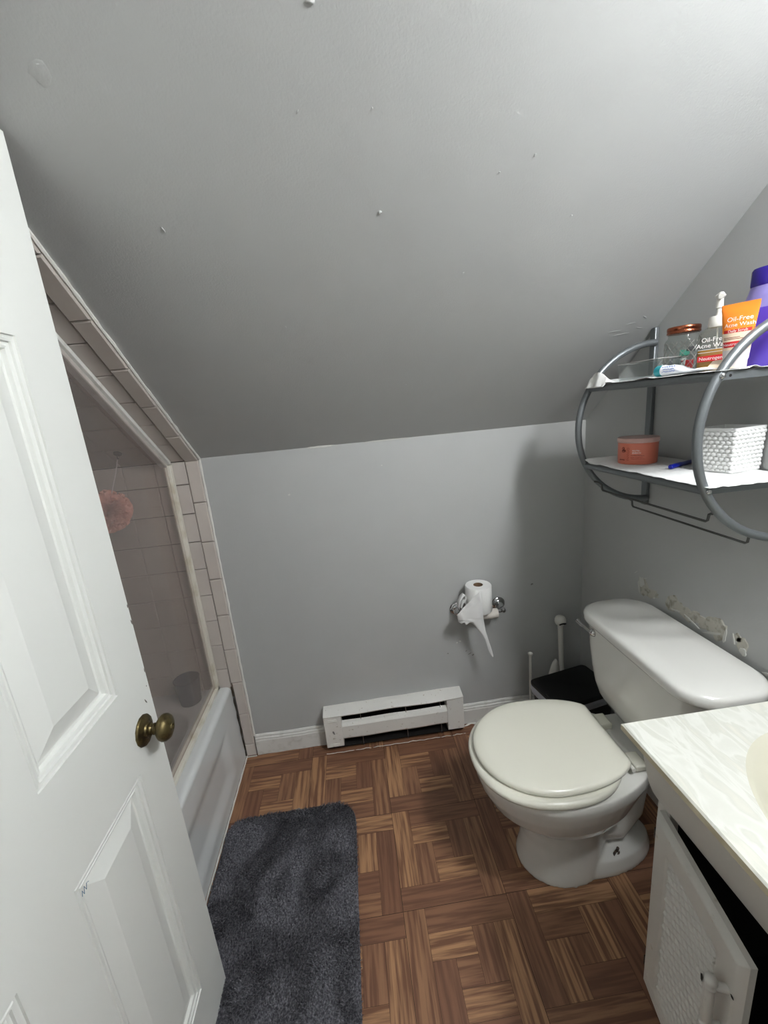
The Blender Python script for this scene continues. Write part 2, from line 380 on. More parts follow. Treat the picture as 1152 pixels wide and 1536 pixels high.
# caulk beads: tile edge, tub foot, heater foot
def wob(p, q, n, r, name, parent=None, mt=M_caulk, amp=.0012):
    p, q = Vector(p), Vector(q); pts = []; rr = []
    for i in range(n + 1):
        a = p.lerp(q, i / n); a += Vector([noise.noise(a * 40 + Vector((k * 9, 0, 0))) * amp for k in range(3)]); pts.append(a); rr.append(r * (1 + .5 * noise.noise(a * 60)))
    return MB().tube(pts, rr, 6)
mb = wob((-.5385, D - .003, .095), (-.5385, D - .003, K - .004), 50, .0042, ''); m2 = wob(so + Vector((-.5385, 0, 0)) + snn * .003, so + Vector((-.5385, 0, 0)) + su * 1.3 + snn * .003, 60, .0042, '')
mb.add(m2.v, m2.f)
st(mb.build('trim_3', M_caulk, smooth=True))
mb = wob((-.583, D - .01, .001), (-.583, .06, .001), 60, .0032, ''); m2 = wob((-.585, D - .016, .001), (-.54, D - .016, .001), 8, .0026, ''); mb.add(m2.v, m2.f)
st(mb.build('trim_4', M_caulk, smooth=True))
mb = wob((-.235, 1.500, .0005), (.372, 1.500, .0005), 50, .0013, '', amp=.004); m2 = wob((.376, 1.545, .0005), (.46, 1.55, .0005), 10, .004, '', amp=.012); mb.add(m2.v, m2.f)
st(mb.build('trim_5', M_caulk, smooth=True))
# ------------------------------------------------------------------ paint faults on walls (children of the wall they belong to)
wf = bpy.data.objects['wall_far']; cl = bpy.data.objects['ceiling']
def blot(mb, c, u, v, n, ru, rv, h, seed, k=18, ang=0):
    if Vector(u).cross(Vector(v)).dot(Vector(n)) < 0: v = -Vector(v)
    """a raised irregular flake"""
    c, u, v, n = Vector(c), Vector(u), Vector(v), Vector(n); out = []; inn = []
    for i in range(k):
        t = 2 * PI * i / k; q = 1 + .45 * noise.noise(Vector((math.cos(t) * 1.7, math.sin(t) * 1.7, seed))) + .15 * noise.noise(Vector((math.cos(t) * 5, math.sin(t) * 5, seed + 9)))
        a, b = ru * q * math.cos(t), rv * q * math.sin(t); a, b = a * math.cos(ang) - b * math.sin(ang), a * math.sin(ang) + b * math.cos(ang)
        out.append(c + u * a + v * b); inn.append(c + u * a * .86 + v * b * .86 + n * h)
    mb.loft([out, inn], False, True)
ux, uy, uz = (1, 0, 0), (0, 1, 0), (0, 0, 1)
mb = MB()
DMS = 1.25
DM = [(1.205, .752, .020, .022, .1), (1.165, .743, .028, .011, .3), (1.115, .735, .014, .008, .0), (1.075, .752, .028, .017, .5), (1.03, .748, .03, .016, -.3), (.985, .752, .026, .015, .2), (.945, .752, .028, .018, .4), (.912, .756, .020, .022, -.2)]
for i, (y, z, a, b, g) in enumerate(DM[:2] + DM[3:]): blot(mb, (R, y, z), uy, uz, (-1, 0, 0), a * DMS, b * DMS, .0006 + .00022 * i, i * 3.1, 26, g)
for i, (y, z, a, b) in enumerate([(.848, .752, .018, .02), (.862, .76, .012, .012)]): blot(mb, (R, y, z), uy, uz, (-1, 0, 0), a, b, .0009, i * 2.7 + 40, 20)
mb.build('bare_plaster', M_plaster, wall_right, smooth=False)
mb = MB()
for i, (y, z, a, b, g) in enumerate([(1.212, .765, .014, .016, 0), (1.222, .742, .004, .02, .2), (1.15, .735, .005, .003, .5), (.93, .735, .035, .0035, .45), (.895, .745, .004, .022, -.1), (.842, .733, .010, .010, 0), (.87, .752, .003, .015, .3), (1.0, .732, .03, .003, -.3), (1.06, .737, .02, .0025, .2), (.78, .712, .010, .004, .2), (1.195, .785, .012, .0015, .5), (1.24, .79, .012, .001, .8), (.8, .9, .001, .004, 0)]):
    blot(mb, (R - .0006, y, z), uy, uz, (-1, 0, 0), a, b, .0016, i * 1.7, 20, g)
mb.build('peeled_edge', M_plaster_l, wall_right)
mb = MB()
for i, (x, z, r) in enumerate([(-.239, 1.126, .0035), (.385, .41, .003), (.372, .405, .002), (.12, 1.2, .002), (.30, .17, .003)]): blot(mb, (x, D, z), ux, uz, (0, -1, 0), r * 1.5, r, .0012, i, 10)
blot(mb, (-.1, D - .0005, K - .001), ux, uz, (0, -1, 0), .05, .004, .002, 3, 24, 0)
blot(mb, (.14, D - .0005, K - .001), ux, uz, (0, -1, 0), .09, .002, .002, 5, 24, 0)
mb.build('paint_fleck', M_plaster_l, wf)
M_smudge = mat('dark_scuff', (128, 126, 122), .6)
mb = MB()
for i, (x, z, r, q) in enumerate([(.707, .634, .006, .004), (.425, .345, .008, .002), (.41, .36, .005, .0015), (.44, .337, .006, .003), (.33, .36, .003, .003)]): blot(mb, (x, D, z), ux, uz, (0, -1, 0), r, q, .0004, i + 20, 12, .5)
mb.build('scuff_mark', M_smudge, wf)
def on_slope(x, y): return Vector((x, y, K + SL * (D - y)))
mb = MB()
for i, (x, y, r, q, g) in enumerate([(.114, .926, .004, .003, 0), (-.372, .756, .016, .013, 0), (.017, .709, .006, .003, 0), (-.303, .932, .006, .0012, 1.9), (.25, .70, .003, .002, 0), (.40, .86, .002, .002, 0), (.52, .95, .002, .002, 0), (-.02, .80, .003, .001, 1), (.31, 1.04, .003, .001, .6), (-.12, 1.13, .002, .002, 0), (.10, .80, .0015, .0015, 0), (.34, .88, .0015, .0015, 0), (.2, 1.33, .002, .0015, 0)]):
    blot(mb, on_slope(x, y), ux, su, snn, r, q, .0016 if r < .01 else .0005, i + 5, 14, g)
for i, (x, y, a, b, g) in enumerate([(.835, 1.195, .012, .002, .3), (.865, 1.18, .008, .002, -.5), (.80, 1.215, .018, .0015, .1), (.83, 1.225, .020, .0015, .2), (.87, 1.21, .010, .0015, -.2)]): blot(mb, on_slope(x, y), ux, su, snn, a, b, .0006, i + 50, 20, g)
mb.build('paint_drip', M_ceil, cl, smooth=True, angle=80)
# ------------------------------------------------------------------ bath tub
tub = thing('bathtub', (-.97, .81, 0), 'white enamelled bathtub with a recessed apron panel, partly behind the open door', 'bathtub')
Zt = .352; ya, yb = .052, D - .010; xb = X0 + .002
mb = MB()
def apron(u, v):
    y = ya + (yb - ya) * u; z = .001 + (Zt - .018) * v
    dy = min(y - ya - .10, yb - .13 - y); dz = min(z - .045, .262 - z)
    m = max(0, min(1, min(dy, dz * 1.1) / .07)); m = m * m * (3 - 2 * m)
    # bowed upper edge of the panel
    x = -.5875 - .006 * (z / Zt) - .012 * m
    return Vector((x, y, z))
mb.grid(apron, 90, 40)
def roll(u, v):
    y = ya + (yb - ya) * u; t = v * PI / 2
    return Vector((-.5935 - .020 * (1 - math.cos(t)), y, Zt - .018 + .018 * math.sin(t)))
mb.grid(roll, 40, 8)
rings = []
def rr2(x0, x1, y0, y1, r, z, n=10): return rrect((x0 + x1) / 2, (y0 + y1) / 2, (x1 - x0) / 2, (y1 - y0) / 2, r, z, n)
rings.append(rr2(xb, -.6135, ya, yb, .0005, Zt)); rings.append(rr2(xb + .07, -.685, ya + .10, yb - .10, .12, Zt)); rings.append(rr2(xb + .08, -.695, ya + .11, yb - .11, .12, Zt - .008))
rings.append(rr2(xb + .10, -.715, ya + .15, yb - .13, .12, .20)); rings.append(rr2(xb + .13, -.745, ya + .22, yb - .16, .10, .09)); rings.append(rr2(xb + .18, -.795, ya + .3, yb - .22, .08, .07))
mb.loft(rings, False, True)
mb.build('tub_shell', M_tub, tub, smooth=True, angle=60)
# ------------------------------------------------------------------ shower door: frame on the tub rim, hazy glass
sd = thing('shower_door', (-.645, 1.0, Zt), 'fixed hazy glass shower panel in a cream frame with a slanting top, on the bathtub rim', 'shower door')
xa_, xb_ = -.657, -.634; yt = D - .012
mb = MB(); mb.box((xa_, yt - .022, Zt), (xb_, yt, K - .012)); mb.box((xa_ + .004, yt - .03, Zt), (xb_ - .012, yt - .02, K - .02))
mb.build('side_post', M_frame, sd, bevel=.002)
mb = MB(); mb.box((xa_ - .004, .06, Zt), (xb_, yt, Zt + .016)); mb.box((xa_ + .002, .06, Zt + .014), (xb_ - .014, yt, Zt + .034))
mb.build('sill_rail', M_frame, sd, bevel=.002)
def bar_slope(mb, x0, x1, h0, h1, s0, s1):
    vs = [so + Vector((x, 0, 0)) + su * s + snn * h for h in (h0, h1) for s in (s0, s1) for x in (x0, x1)]
    mb.add(vs, [(0, 1, 3, 2), (4, 6, 7, 5), (0, 4, 5, 1), (2, 3, 7, 6), (0, 2, 6, 4), (1, 5, 7, 3)])
mb = MB(); bar_slope(mb, xa_ - .006, xb_, .0095, .022, .012, 1.25); bar_slope(mb, xa_ - .010, xb_ - .010, .0215, .034, .012, 1.25)
mb.build('slanted_rail', M_white_trim, sd, bevel=.0015)
mb = MB(); yl = .55; gx = -.646
pr = [(yt - .01, Zt + .02), (yt - .01, zc(yt - .01) - .03), (yl, zc(yl) - .03), (yl, Zt + .02)]
mb.loft([[Vector((gx - .0025, y, z)) for y, z in pr], [Vector((gx + .0025, y, z)) for y, z in pr]]); mb.build('glass_pane', M_shower_glass, sd)
# grey cup on the tub corner
c = (-.728, 1.493)
cup = MB(); cup.lathe([(.034, 0), (.038, .002), (.046, .10), (.048, .104), (.045, .104), (.036, .006), (.001, .005)], (c[0], c[1], Zt + .001), n=32, cap0=True, cap1=True)
tag(cup.build('rinse_cup', M_cup, base=(c[0], c[1], Zt), smooth=True), 'dark grey plastic cup standing on the far corner of the bathtub rim behind the glass', 'cup')
# pink bath puff
pc = Vector((-.832, 1.455, 1.155))
pf = thing('bath_puff', pc, 'fluffy pink mesh bath puff hanging on a white string from the sloping tiles', 'bath puff')
mb = MB(); rp_ = random.Random(5)
for k in range(420):
    d = Vector((rp_.gauss(0, 1), rp_.gauss(0, 1), rp_.gauss(0, 1))).normalized(); u = d.orthogonal().normalized(); w = d.cross(u); a = rp_.random() * 6.28; u, w = u * math.cos(a) + w * math.sin(a), w * math.cos(a) - u * math.sin(a)
    R_ = .070 * rp_.uniform(.82, 1.08); wd = rp_.uniform(.014, .024); ph = rp_.random() * 6; rows = []
    for i in range(7):
        s_ = (i / 6 - .5) * 2; rows.append([pc + d * (R_ * h - .006 * s_ * s_) + u * wd * s_ * (.5 + h * .5) + w * (.006 * math.sin(ph + s_ * 5) * h) for h in (.35, .7, .92, 1.0)])
    mb.loft(rows, False, False, closed=False)
mb.build('mesh_ball', M_pink, pf, smooth=True, angle=180)
hook = on_slope(-.771, 1.489) + snn * .011
mb = MB(); mb.tube([hook + snn * .008 + Vector((0, 0, -.004)), hook + (pc - hook) * .33 + Vector((.004, 0, 0)), pc + (hook - pc).normalized() * .04], .0018, 6); mb.build('hanging_string', M_brushbr, pf, smooth=True)
mb = MB(); mb.lathe([(.013, 0), (.012, .004), (.004, .007)], hook, snn, 20); mb.tube([hook + snn * .006, hook + snn * .014, hook + snn * .014 + Vector((0, 0, -.008)), hook + snn * .008 + Vector((0, 0, -.010))], .002, 6)
tag(mb.build('suction_hook', M_sheet, base=hook, smooth=True), 'small clear suction hook stuck on the sloping tiles above the pink puff', 'hook')
# ------------------------------------------------------------------ the open panelled door
door = st(thing('door_1', (-.4675, .085, .013), None, None)); del_keys = None
xf, xk = -.4675, -.5025; dy0, dy1, dz0, dz1 = .085, .8005, .013, 1.868
cols = [(.187, .390), (.498, .702)]; rows_ = [(.168, .768), (.944, 1.560), (1.655, 1.775)]
ysl = [dy0] + [c for p in cols for c in p] + [dy1]; zsl = [dz0] + [c for p in rows_ for c in p] + [dz1]
mb = MB()
def pface(x, sgn):
    for i in range(len(ysl) - 1):
        for j in range(len(zsl) - 1):
            y0, y1, z0, z1 = ysl[i], ysl[i + 1], zsl[j], zsl[j + 1]
            if i % 2 == 1 and j % 2 == 1:
                prof = [(0, 0), (.0008, -.003), (.004, -.0035), (.0055, -.0015), (.0095, -.002), (.0105, -.0055), (.0150, -.006), (.0165, -.0045), (.0195, -.0055), (.0215, -.0115), (.026, -.012), (.056, -.0035), (.059, -.0025)]
                rg = [[Vector((x + sgn * h, a, b)) for a, b in ((y0 + q, z0 + q), (y1 - q, z0 + q), (y1 - q, z1 - q), (y0 + q, z1 - q))] for q, h in prof]
                mb.loft(rg, False, True)
            else: mb.add([(x, y0, z0), (x, y1, z0), (x, y1, z1), (x, y0, z1)], [(0, 1, 2, 3)])
pface(xf, 1); pface(xk, -1)
for (a, b) in (((dy0, dz0), (dy1, dz0)), ((dy1, dz0), (dy1, dz1)), ((dy1, dz1), (dy0, dz1)), ((dy0, dz1), (dy0, dz0))):
    mb.add([(xf, a[0], a[1]), (xk, a[0], a[1]), (xk, b[0], b[1]), (xf, b[0], b[1])], [(0, 1, 2, 3)])
mb.build('door_panel', M_door, door)
kc = (xf, .745, .830)
mb = MB(); mb.lathe([(.0305, 0), (.0310, .002), (.0295, .005), (.024, .0075), (.016, .009), (.014, .012), (.0145, .014)], kc, (1, 0, 0), 14); rose = mb.build('knob_rose', M_brass, door, smooth=True, angle=30)
mb = MB(); mb.lathe([(.0105, .010), (.0120, .016), (.0095, .019), (.0115, .022), (.0095, .026), (.0105, .030)], kc, (1, 0, 0), 24)
mb.lathe([(.010, .028), (.018, .0305), (.0240, .035), (.0265, .040), (.0258, .046), (.0215, .052), (.013, .0555), (.0075, .0562), (.0068, .0577), (.0052, .0577), (.0045, .0545), (.001, .0545)], kc, (1, 0, 0), 32)
mb.build('door_knob', M_brass, door, smooth=True, angle=50)
M_chip = mat('chip_dark', (98, 92, 86), .6)
for (y, z, a, b, g) in [(.777, .873, .0065, .0014, 2.0), (.792, .898, .0014, .0014, 0), (.7985, 1.04, .002, .006, .3), (.7985, 1.075, .0015, .004, 0), (.7985, .93, .0012, .005, 0)]:
    mb = MB(); blot(mb, (xf + .0002, y, z), uy, uz, (1, 0, 0), a, b, .0003, y * 50, 12, g); mb.build('paint_chip', M_chip, door)
# small scribble in pencil at the corner of the lower panel
sq = [(0, 0), (.002, .006), (.004, -.001), (.007, .007), (.009, 0), (.012, .006), (.016, .004)]
MB().tube([(xf + .0006, .508 + a * 1.1, .744 + b * 1.3) for a, b in sq], .0005, 5).build('pencil_scribble', mat('blue_pencil', (96, 128, 150), .6), door)
# ------------------------------------------------------------------ baseboard heater
ht = thing('baseboard_heater', (.07, D - .03, 0), 'chipped white electric baseboard heater with a sagging cover, low on the wall between the baseboards', 'heater')
hx0, hx1 = -.230, .371; fy = D - .060
mb = MB(); mb.box((hx0 + .004, D - .006, .012), (hx1 - .004, D - .001, .178)); mb.box((hx0 + .004, D - .05, .012), (hx1 - .004, D - .004, .016)); mb.build('back_plate', M_dark, ht)
mb = MB()
def cover(u, v):
    x = hx0 + (hx1 - hx0) * u; wv = .0015 * noise.noise(Vector((x * 12, v * 3, 0)))
    sag = .004 * math.exp(-((u - .72) / .18) ** 2)
    y = D - .001 - (.061 + .002 * math.sin(u * 9)) * v; z = .187 + .006 * u - .009 * v * v - (sag if v > .5 else 0) * (v - .5) * 2 + wv
    return Vector((x, y, z))
mb.grid(cover, 60, 8)
for i in range(60):
    a, b = cover(i / 60, 1), cover((i + 1) / 60, 1); mb.add([a, b, b - Vector((0, -.002, .005)), a - Vector((0, -.002, .005))], [(0, 1, 2, 3)])
mb.build('top_cover', M_heater, ht, solid=.0012)
for nm, x0, x1 in (('end_cap', hx0, hx0 + .074), ('end_cap', hx1 - .073, hx1)):
    mb = MB(); mb.box((x0, fy - .001, .026), (x1, D - .002, .176 + (.004 if x0 > 0 else 0)))
    o = mb.build(nm, M_heater, ht, bevel=.002)
    if x0 < 0:
        for z in (.159, .151, .040, .033): MB().box((x0 + .016, fy - .0035, z), (x0 + .056, fy, z + .0028)).build('louvre', M_heater, o, bevel=.0008)
        m2 = MB(); blot(m2, (x0 + .036, fy - .0012, .098), ux, uz, (0, -1, 0), .004, .009, .0003, 3, 12, .3); m2.build('knob_hole', M_smudge, o)
mb = MB(); pr = [(fy + .016, .139), (fy + .004, .133), (fy - .003, .121), (fy - .001, .064), (fy + .004, .056), (fy + .010, .056), (fy + .006, .066), (fy + .004, .119), (fy + .016, .131)]
mb.loft([[Vector((x, y + (.001 * math.sin(x * 30)), z + .004 * (x - hx0))) for y, z in pr] for x in [hx0 + .074 + (hx1 - hx0 - .147) * i / 20 for i in range(21)]]); mb.build('front_panel', M_heater, ht, smooth=True, angle=25)
mb = MB()
for i in range(60):
    x = hx0 + .08 + i * (hx1 - hx0 - .16) / 59; mb.box((x, fy + .02, .075), (x + .0008, D - .008, .135))
mb.tube([(hx0 + .05, D - .028, .105), (hx1 - .05, D - .028, .105)], .006, 8); mb.build('fin_stack', M_dark, ht)
for x in (-.075, .12, .27): MB().box((x, fy + .010, .004), (x + .0025, fy + .014, .178)).build('bracket', M_nickel, ht)
# ------------------------------------------------------------------ toilet paper holder and roll
hd = thing('paper_holder', (.466, D, .567), 'chrome toilet paper holder with two round posts on the low far wall', 'toilet paper holder')
for x, dx in ((.378, .002), (.556, .004)):
    mb = MB(); mb.lathe([(.029, 0), (.030, .003), (.028, .006), (.023, .008), (.022, .012), (.018, .014), (.013, .022), (.009, .035), (.0085, .05), (.0095, .054), (.0105, .062), (.009, .070), (.005, .074)], (x, D - .001, .567), (dx, -1, 0), 28)
    mb.build('post', M_chrome, hd, smooth=True, angle=35)
MB().tube([(.385, D - .060, .563), (.552, D - .060, .563)], .0065, 12).build('roller_bar', M_chrome, hd, smooth=True)
mb = MB(); mb.lathe([(.0195, -.05), (.0195, .05), (.0165, .05), (.0165, -.05), (.0195, -.05)], (.482, D - .060, .556), (1, 0, 0), 28, False, False)
core = tag(mb.build('cardboard_tube', mat('core_paper', (220, 213, 204), .9), base=(.482, D - .06, .556), smooth=True, angle=50), 'used up cardboard toilet roll tube on the bar of the chrome holder', 'cardboard tube')
rc = Vector((.457, D - .0585, .578)); rollz = .112
roll_t = thing('toilet_paper_roll', (rc.x, rc.y, .578), 'white toilet paper roll standing upright on the chrome holder against the wall', 'toilet paper')
mb = MB(); mb.lathe([(.019, .001), (.050, .001), (.0525, .004), (.0525, rollz - .004), (.050, rollz), (.019, rollz), (.019, .001)], rc, n=48, cap0=False, cap1=False); mb.build('paper_roll', M_tissue, roll_t, smooth=True, angle=50)
mb = MB(); mb.lathe([(.0188, .0005), (.0188, rollz + .0005), (.0178, rollz + .0005), (.0178, .0005), (.0188, .0005)], rc, n=32, cap0=False, cap1=False); mb.build('inner_core', M_core, roll_t, smooth=True, angle=50)
# torn sheet hanging off the roll
outl = [(.447, .689), (.424, .668), (.391, .636), (.352, .597), (.356, .567), (.368, .556), (.374, .562), (.380, .563), (.385, .552), (.392, .553), (.400, .559), (.409, .556), (.424, .536), (.445, .507), (.458, .481), (.462, .46), (.467, .438), (.474, .418), (.480, .405), (.486, .397), (.489, .400), (.486, .42), (.480, .445), (.474, .467), (.466, .50), (.462, .519), (.458, .55), (.455, .575), (.452, .64)]
from mathutils.geometry import tessellate_polygon
import bmesh
mb = MB(); yy = D - .1185
def sheet_pt(x, z):
    d = max(0, .447 - x)
    return Vector((x, yy + .0045 - .006 * min(1, (.69 - z) / .1) + .0025 * math.sin(x * 120 + z * 40) + d * .12, z))
tri = tessellate_polygon([[Vector((x, 0, z)) for x, z in outl]])
bm = bmesh.new(); bv = [bm.verts.new((x, 0, z)) for x, z in outl]
for t in tri: bm.faces.new([bv[i] for i in t])
bmesh.ops.subdivide_edges(bm, edges=bm.edges[:], cuts=3, use_grid_fill=True)
for v in bm.verts: v.co = sheet_pt(v.co.x, v.co.z)
me = bpy.data.meshes.new('torn_sheet'); bm.to_mesh(me); bm.free(); me.materials.append(glass_mat('thin_tissue', (240, 239, 237), .9, diff=.8, dcol=(236, 235, 233)))
o = link('torn_sheet', me, roll_t, smooth=True, angle=60); md = o.modifiers.new('s', 'SOLIDIFY'); md.thickness = .0006
mb = MB()
for k, (cx_, cz_, a, b) in enumerate(((.384, .628, .013, .030), (.394, .618, .010, .024))):
    pts = [Vector((cx_ + a * math.cos(t) * (1 if math.cos(t) < 0 else .7) + .010 * math.sin(t), D - .05 + k * .006, cz_ + b * math.sin(t))) for t in [PI * 1.45 - i * PI * 1.5 / 20 for i in range(21)]]
    mb.loft([[p, p + Vector((.004, -.028, 0))] for p in pts], False, False, closed=False)
mb.build('paper_curl', M_tissue, roll_t, smooth=True, angle=180, solid=.0008)
# ------------------------------------------------------------------ toilet
CY = .972
wc = thing('toilet', (.60, CY, 0), 'white close-coupled toilet with the lid down, against the wall beside the vanity', 'toilet')
def egg(x0, x1, hw, z, n=40, px=.5, cy=CY, sq=2.0):
    """outline from x0 (front) to x1 (back), widest at share px"""
    xm = x0 + (x1 - x0) * px; out = []
    for i in range(n):
        t = 2 * PI * i / n; c_, s_ = math.cos(t), math.sin(t)
        k = 2 / sq
        xx = xm - (xm - x0) * abs(c_) ** k if c_ > 0 else xm + (x1 - xm) * abs(c_) ** k
        out.append(Vector((xx, cy - hw * (abs(s_) ** k) * (1 if s_ > 0 else -1), z)))
    return out
mb = MB()
mb.loft([egg(.388, .66, .107, 0.0, px=.48), egg(.388, .66, .107, .012, px=.48), egg(.398, .66, .100, .06, px=.48), egg(.404, .66, .094, .11, px=.48), egg(.402, .67, .093, .15, px=.48), egg(.398, .68, .096, .182, px=.48),
         egg(.368, .70, .118, .200, px=.47), egg(.334, .72, .140, .228, px=.46), egg(.300, .74, .160, .268, px=.45), egg(.278, .76, .174, .315, px=.44), egg(.268, .78, .182, .350, px=.43), egg(.266, .78, .184, .368, px=.42), egg(.270, .78, .181, .383, px=.42)])
# foot slab and trap way
mb.loft([egg(.50, .812, .098, 0, px=.35), egg(.50, .812, .098, .018, px=.35), egg(.52, .802, .088, .050, px=.35), egg(.53, .77, .06, .075, px=.4)])
mb.tube([(.56, CY, .20), (.62, CY, .13), (.68, CY, .12), (.72, CY, .17), (.73, CY, .25), (.745, CY, .33), (.76, CY, .37)], [.07, .07, .068, .062, .060, .07, .08], 20)
# deck the tank stands on
mb.loft([rrect(.755, CY, .10, .055, .04, .28), rrect(.77, CY, .13, .085, .05, .335), rrect(.775, CY, .135, .105, .05, .365), rrect(.775, CY, .135, .108, .05, .383), rrect(.775, CY, .13, .104, .05, .388)])
remeshed(mb, .0042, 6, 'bowl', M_porc, wc)
def seatring(dx, hw, z): return egg(.262 - dx, .668 + dx * .3, hw - .006, z, 64, px=.52, cy=CY + .002, sq=2.25)
mb = MB(); mb.loft([seatring(-.004, .182, .384), seatring(.004, .189, .388), seatring(.007, .192, .396), seatring(.004, .189, .404), seatring(-.006, .180, .407)]); mb.build('seat', M_seat, wc, smooth=True, angle=60)
def lidring(d, z):
    n = 72; out = []
    x0, x1, hw = .268 + d, .668 - d, .173 - d; xm = .462
    for i in range(n):
        t = 2 * PI * i / n; c_, s_ = math.cos(t), math.sin(t)
        if c_ > 0: xx, yy_ = xm - (xm - x0) * c_, hw * s_
        else:
            k = abs(c_); xx = xm + (x1 - xm) * min(1, k ** .9 * 1.22); yy_ = hw * (1 if s_ > 0 else -1) * abs(s_) ** .80
            if k > .80: xx = x1
        out.append(Vector((xx, CY + .008 - yy_, z)))
    return out
mb = MB(); mb.loft([lidring(.006, .409), lidring(.001, .411), lidring(0, .417), lidring(.003, .423), lidring(.010, .4265), lidring(.035, .428), lidring(.05, .4275)]); mb.build('lid', M_seat, wc, smooth=True, angle=60)
for y in (CY + .068, CY - .085):
    mb = MB(); mb.box((.676, y - .026, .388), (.712, y + .026, .408)); h = mb.build('hinge', M_seat, wc, bevel=.005, seg=3)
    mb = MB(); mb.tube([(.668, y - .03, .402), (.668, y + .03, .402)], .006, 10); mb.build('hinge_pin', M_plastic_w, h, smooth=True)
tcy = .960
mb = MB(); rings = []
for z, k, fx in ((.392, .36, .79), (.400, .50, .765), (.412, .62, .745), (.430, .73, .729), (.455, .81, .718), (.49, .87, .712), (.54, .92, .709), (.60, .96, .706), (.66, .985, .704), (.69, .99, .704)):
    rings.append(rrect((fx + .905) / 2, tcy, (.905 - fx) / 2, .236 * k, .068, z, 8))
mb.loft(rings); tank = mb.build('tank', M_porc, wc, smooth=True, angle=60)
mb = MB(); mb.loft([rrect(.802, tcy, d_[0], d_[1], .080, z, 10) for z, d_ in ((.688, (.106, .240)), (.690, (.111, .246)), (.696, (.113, .248)), (.712, (.113, .248)), (.719, (.110, .245)), (.7235, (.102, .237)), (.725, (.06, .19)))])
mb.build('tank_lid', M_porc, wc, smooth=True, angle=60)
ly, lz = 1.118, .662
mb = MB(); mb.lathe([(.013, 0), (.0135, .003), (.011, .010), (.006, .015), (.001, .017)], (.7085, ly, lz), (-1, .25, 0), 20)
mb.tube([(.697, ly + .004, lz + .002), (.690, ly + .022, lz + .008), (.686, ly + .040, lz + .010), (.683, ly + .056, lz + .016), (.682, ly + .060, lz + .017)], [.0055, .005, .0055, .0075, .004], 10)
mb.build('flush_lever', M_chrome, wc, smooth=True)
mb = MB(); b0 = Vector((.666, .905, .053)); mb.lathe([(.017, 0), (.017, .002), (.009, .004), (.008, .009), (.004, .009), (.004, .034)], b0, (-.15, -.35, 1), 12)
mb.box((-.014, -.002, 0), (.006, .002, .012), Matrix.Translation(b0 + Vector((-.004, -.004, .003))) @ Matrix.Rotation(.5, 4, 'Z')); mb.build('floor_bolt', M_rust, wc)
# ------------------------------------------------------------------ bin, plunger, brush
bn = thing('waste_bin', (.79, 1.35, 0), 'black lidded waste bin with a white bag showing, between toilet and far wall', 'waste bin')
MB_ = Matrix.Translation((.7725, 1.352, 0)) @ Matrix.Rotation(math.radians(11), 4, 'Z')
tr = lambda ring: [MB_ @ p for p in ring]
mb = MB(); mb.loft([tr(rrect(0, 0, .105, .070, .02, .001)), tr(rrect(0, 0, .106, .071, .02, .01)), tr(rrect(0, 0, .128, .088, .022, .262))]); mb.build('bin_body', M_binbody, bn, smooth=True)
mb = MB(); mb.loft([tr(rrect(0, 0, .131, .091, .02, .272)), tr(rrect(0, 0, .133, .093, .02, .277)), tr(rrect(0, 0, .133, .093, .02, .286)), tr(rrect(0, 0, .128, .088, .018, .291))]); mb.build('bin_lid', M_black, bn, smooth=True)
mb = MB(); n = 140; rg = []
base_r = rrect(0, 0, .1305, .0905, .022, 0, 34); n = len(base_r)
for h, out_ in ((.274, 0), (.266, .003), (.255, .0035), (.240, .001)):
    rg.append([MB_ @ (Vector((p.x * (1 + (out_ + .003 * noise.noise(Vector((p.x * 70, p.y * 70, h * 30)))) / .13), p.y * (1 + (out_ + .003 * noise.noise(Vector((p.x * 70, p.y * 70, h * 30)))) / .09), h + (.012 * noise.noise(p * 45) if h < .25 else 0)))) for p in base_r])
mb.loft(rg, False, False); mb.build('bin_bag', mat('white_bag', (168, 168, 176), .35), bn, smooth=True, angle=180)
pl = thing('plunger_caddy', (.80, 1.50, 0), 'white plastic plunger with a tall round-topped handle and pointed caddy, behind the waste bin', 'plunger')
p0, p1 = Vector((.812, 1.500, .10)), Vector((.798, 1.500, .475))
mb = MB(); mb.tube([p0, p1], .0105, 16); mb.build('handle', M_plastic_w, pl, smooth=True)
ax = Vector((-.12, -.55, .8)).normalized()
mb = MB(); mb.lathe([(.010, -.012), (.019, -.006), (.0225, .004), (.0225, .012), (.019, .022), (.010, .028), (.001, .029)], p1 + Vector((0, 0, .004)), (-.03, -.1, 1), 24)
grip = mb.build('grip', M_plastic_w, pl, smooth=True)
mb = MB(); gc = p1 + Vector((0, -.0195, .005)); mb.lathe([(.015, 0), (.015, .003), (.001, .0032)], gc, (.02, -1, -.55), 20); mb.v = [(x, y, gc.z + (z - gc.z) * .62) for x, y, z in mb.v]
mb.build('grip_hole', M_dark, grip)  # dark disc paints the shade of the hollow grip
mb = MB(); mb.lathe([(.052, .001), (.054, .01), (.050, .06), (.046, .10), (.043, .16), (.04, .165)], (.812, 1.504, 0), n=28); mb.build('cup', M_plastic_w, pl, smooth=True)
mb = MB(); rows = []
for i in range(13):
    v = i / 12; w_ = .038 * math.sqrt(max(0, 1 - v ** 1.7)) * (1 - .25 * v) + .0006; x_c = .762 + .012 * v
    rows.append([Vector((x_c + w_ * s_, 1.492 - .012 * (1 - s_ * s_), .13 + .185 * v)) for s_ in [k / 4 - 1 for k in range(9)]])
mb.loft(rows, False, False, closed=False); mb.build('caddy_leaf', M_plastic_w, pl, smooth=True, solid=.003)
br = thing('toilet_brush', (.668, 1.512, 0), 'white toilet brush with a slim handle, beside the corner of the waste bin', 'toilet brush')
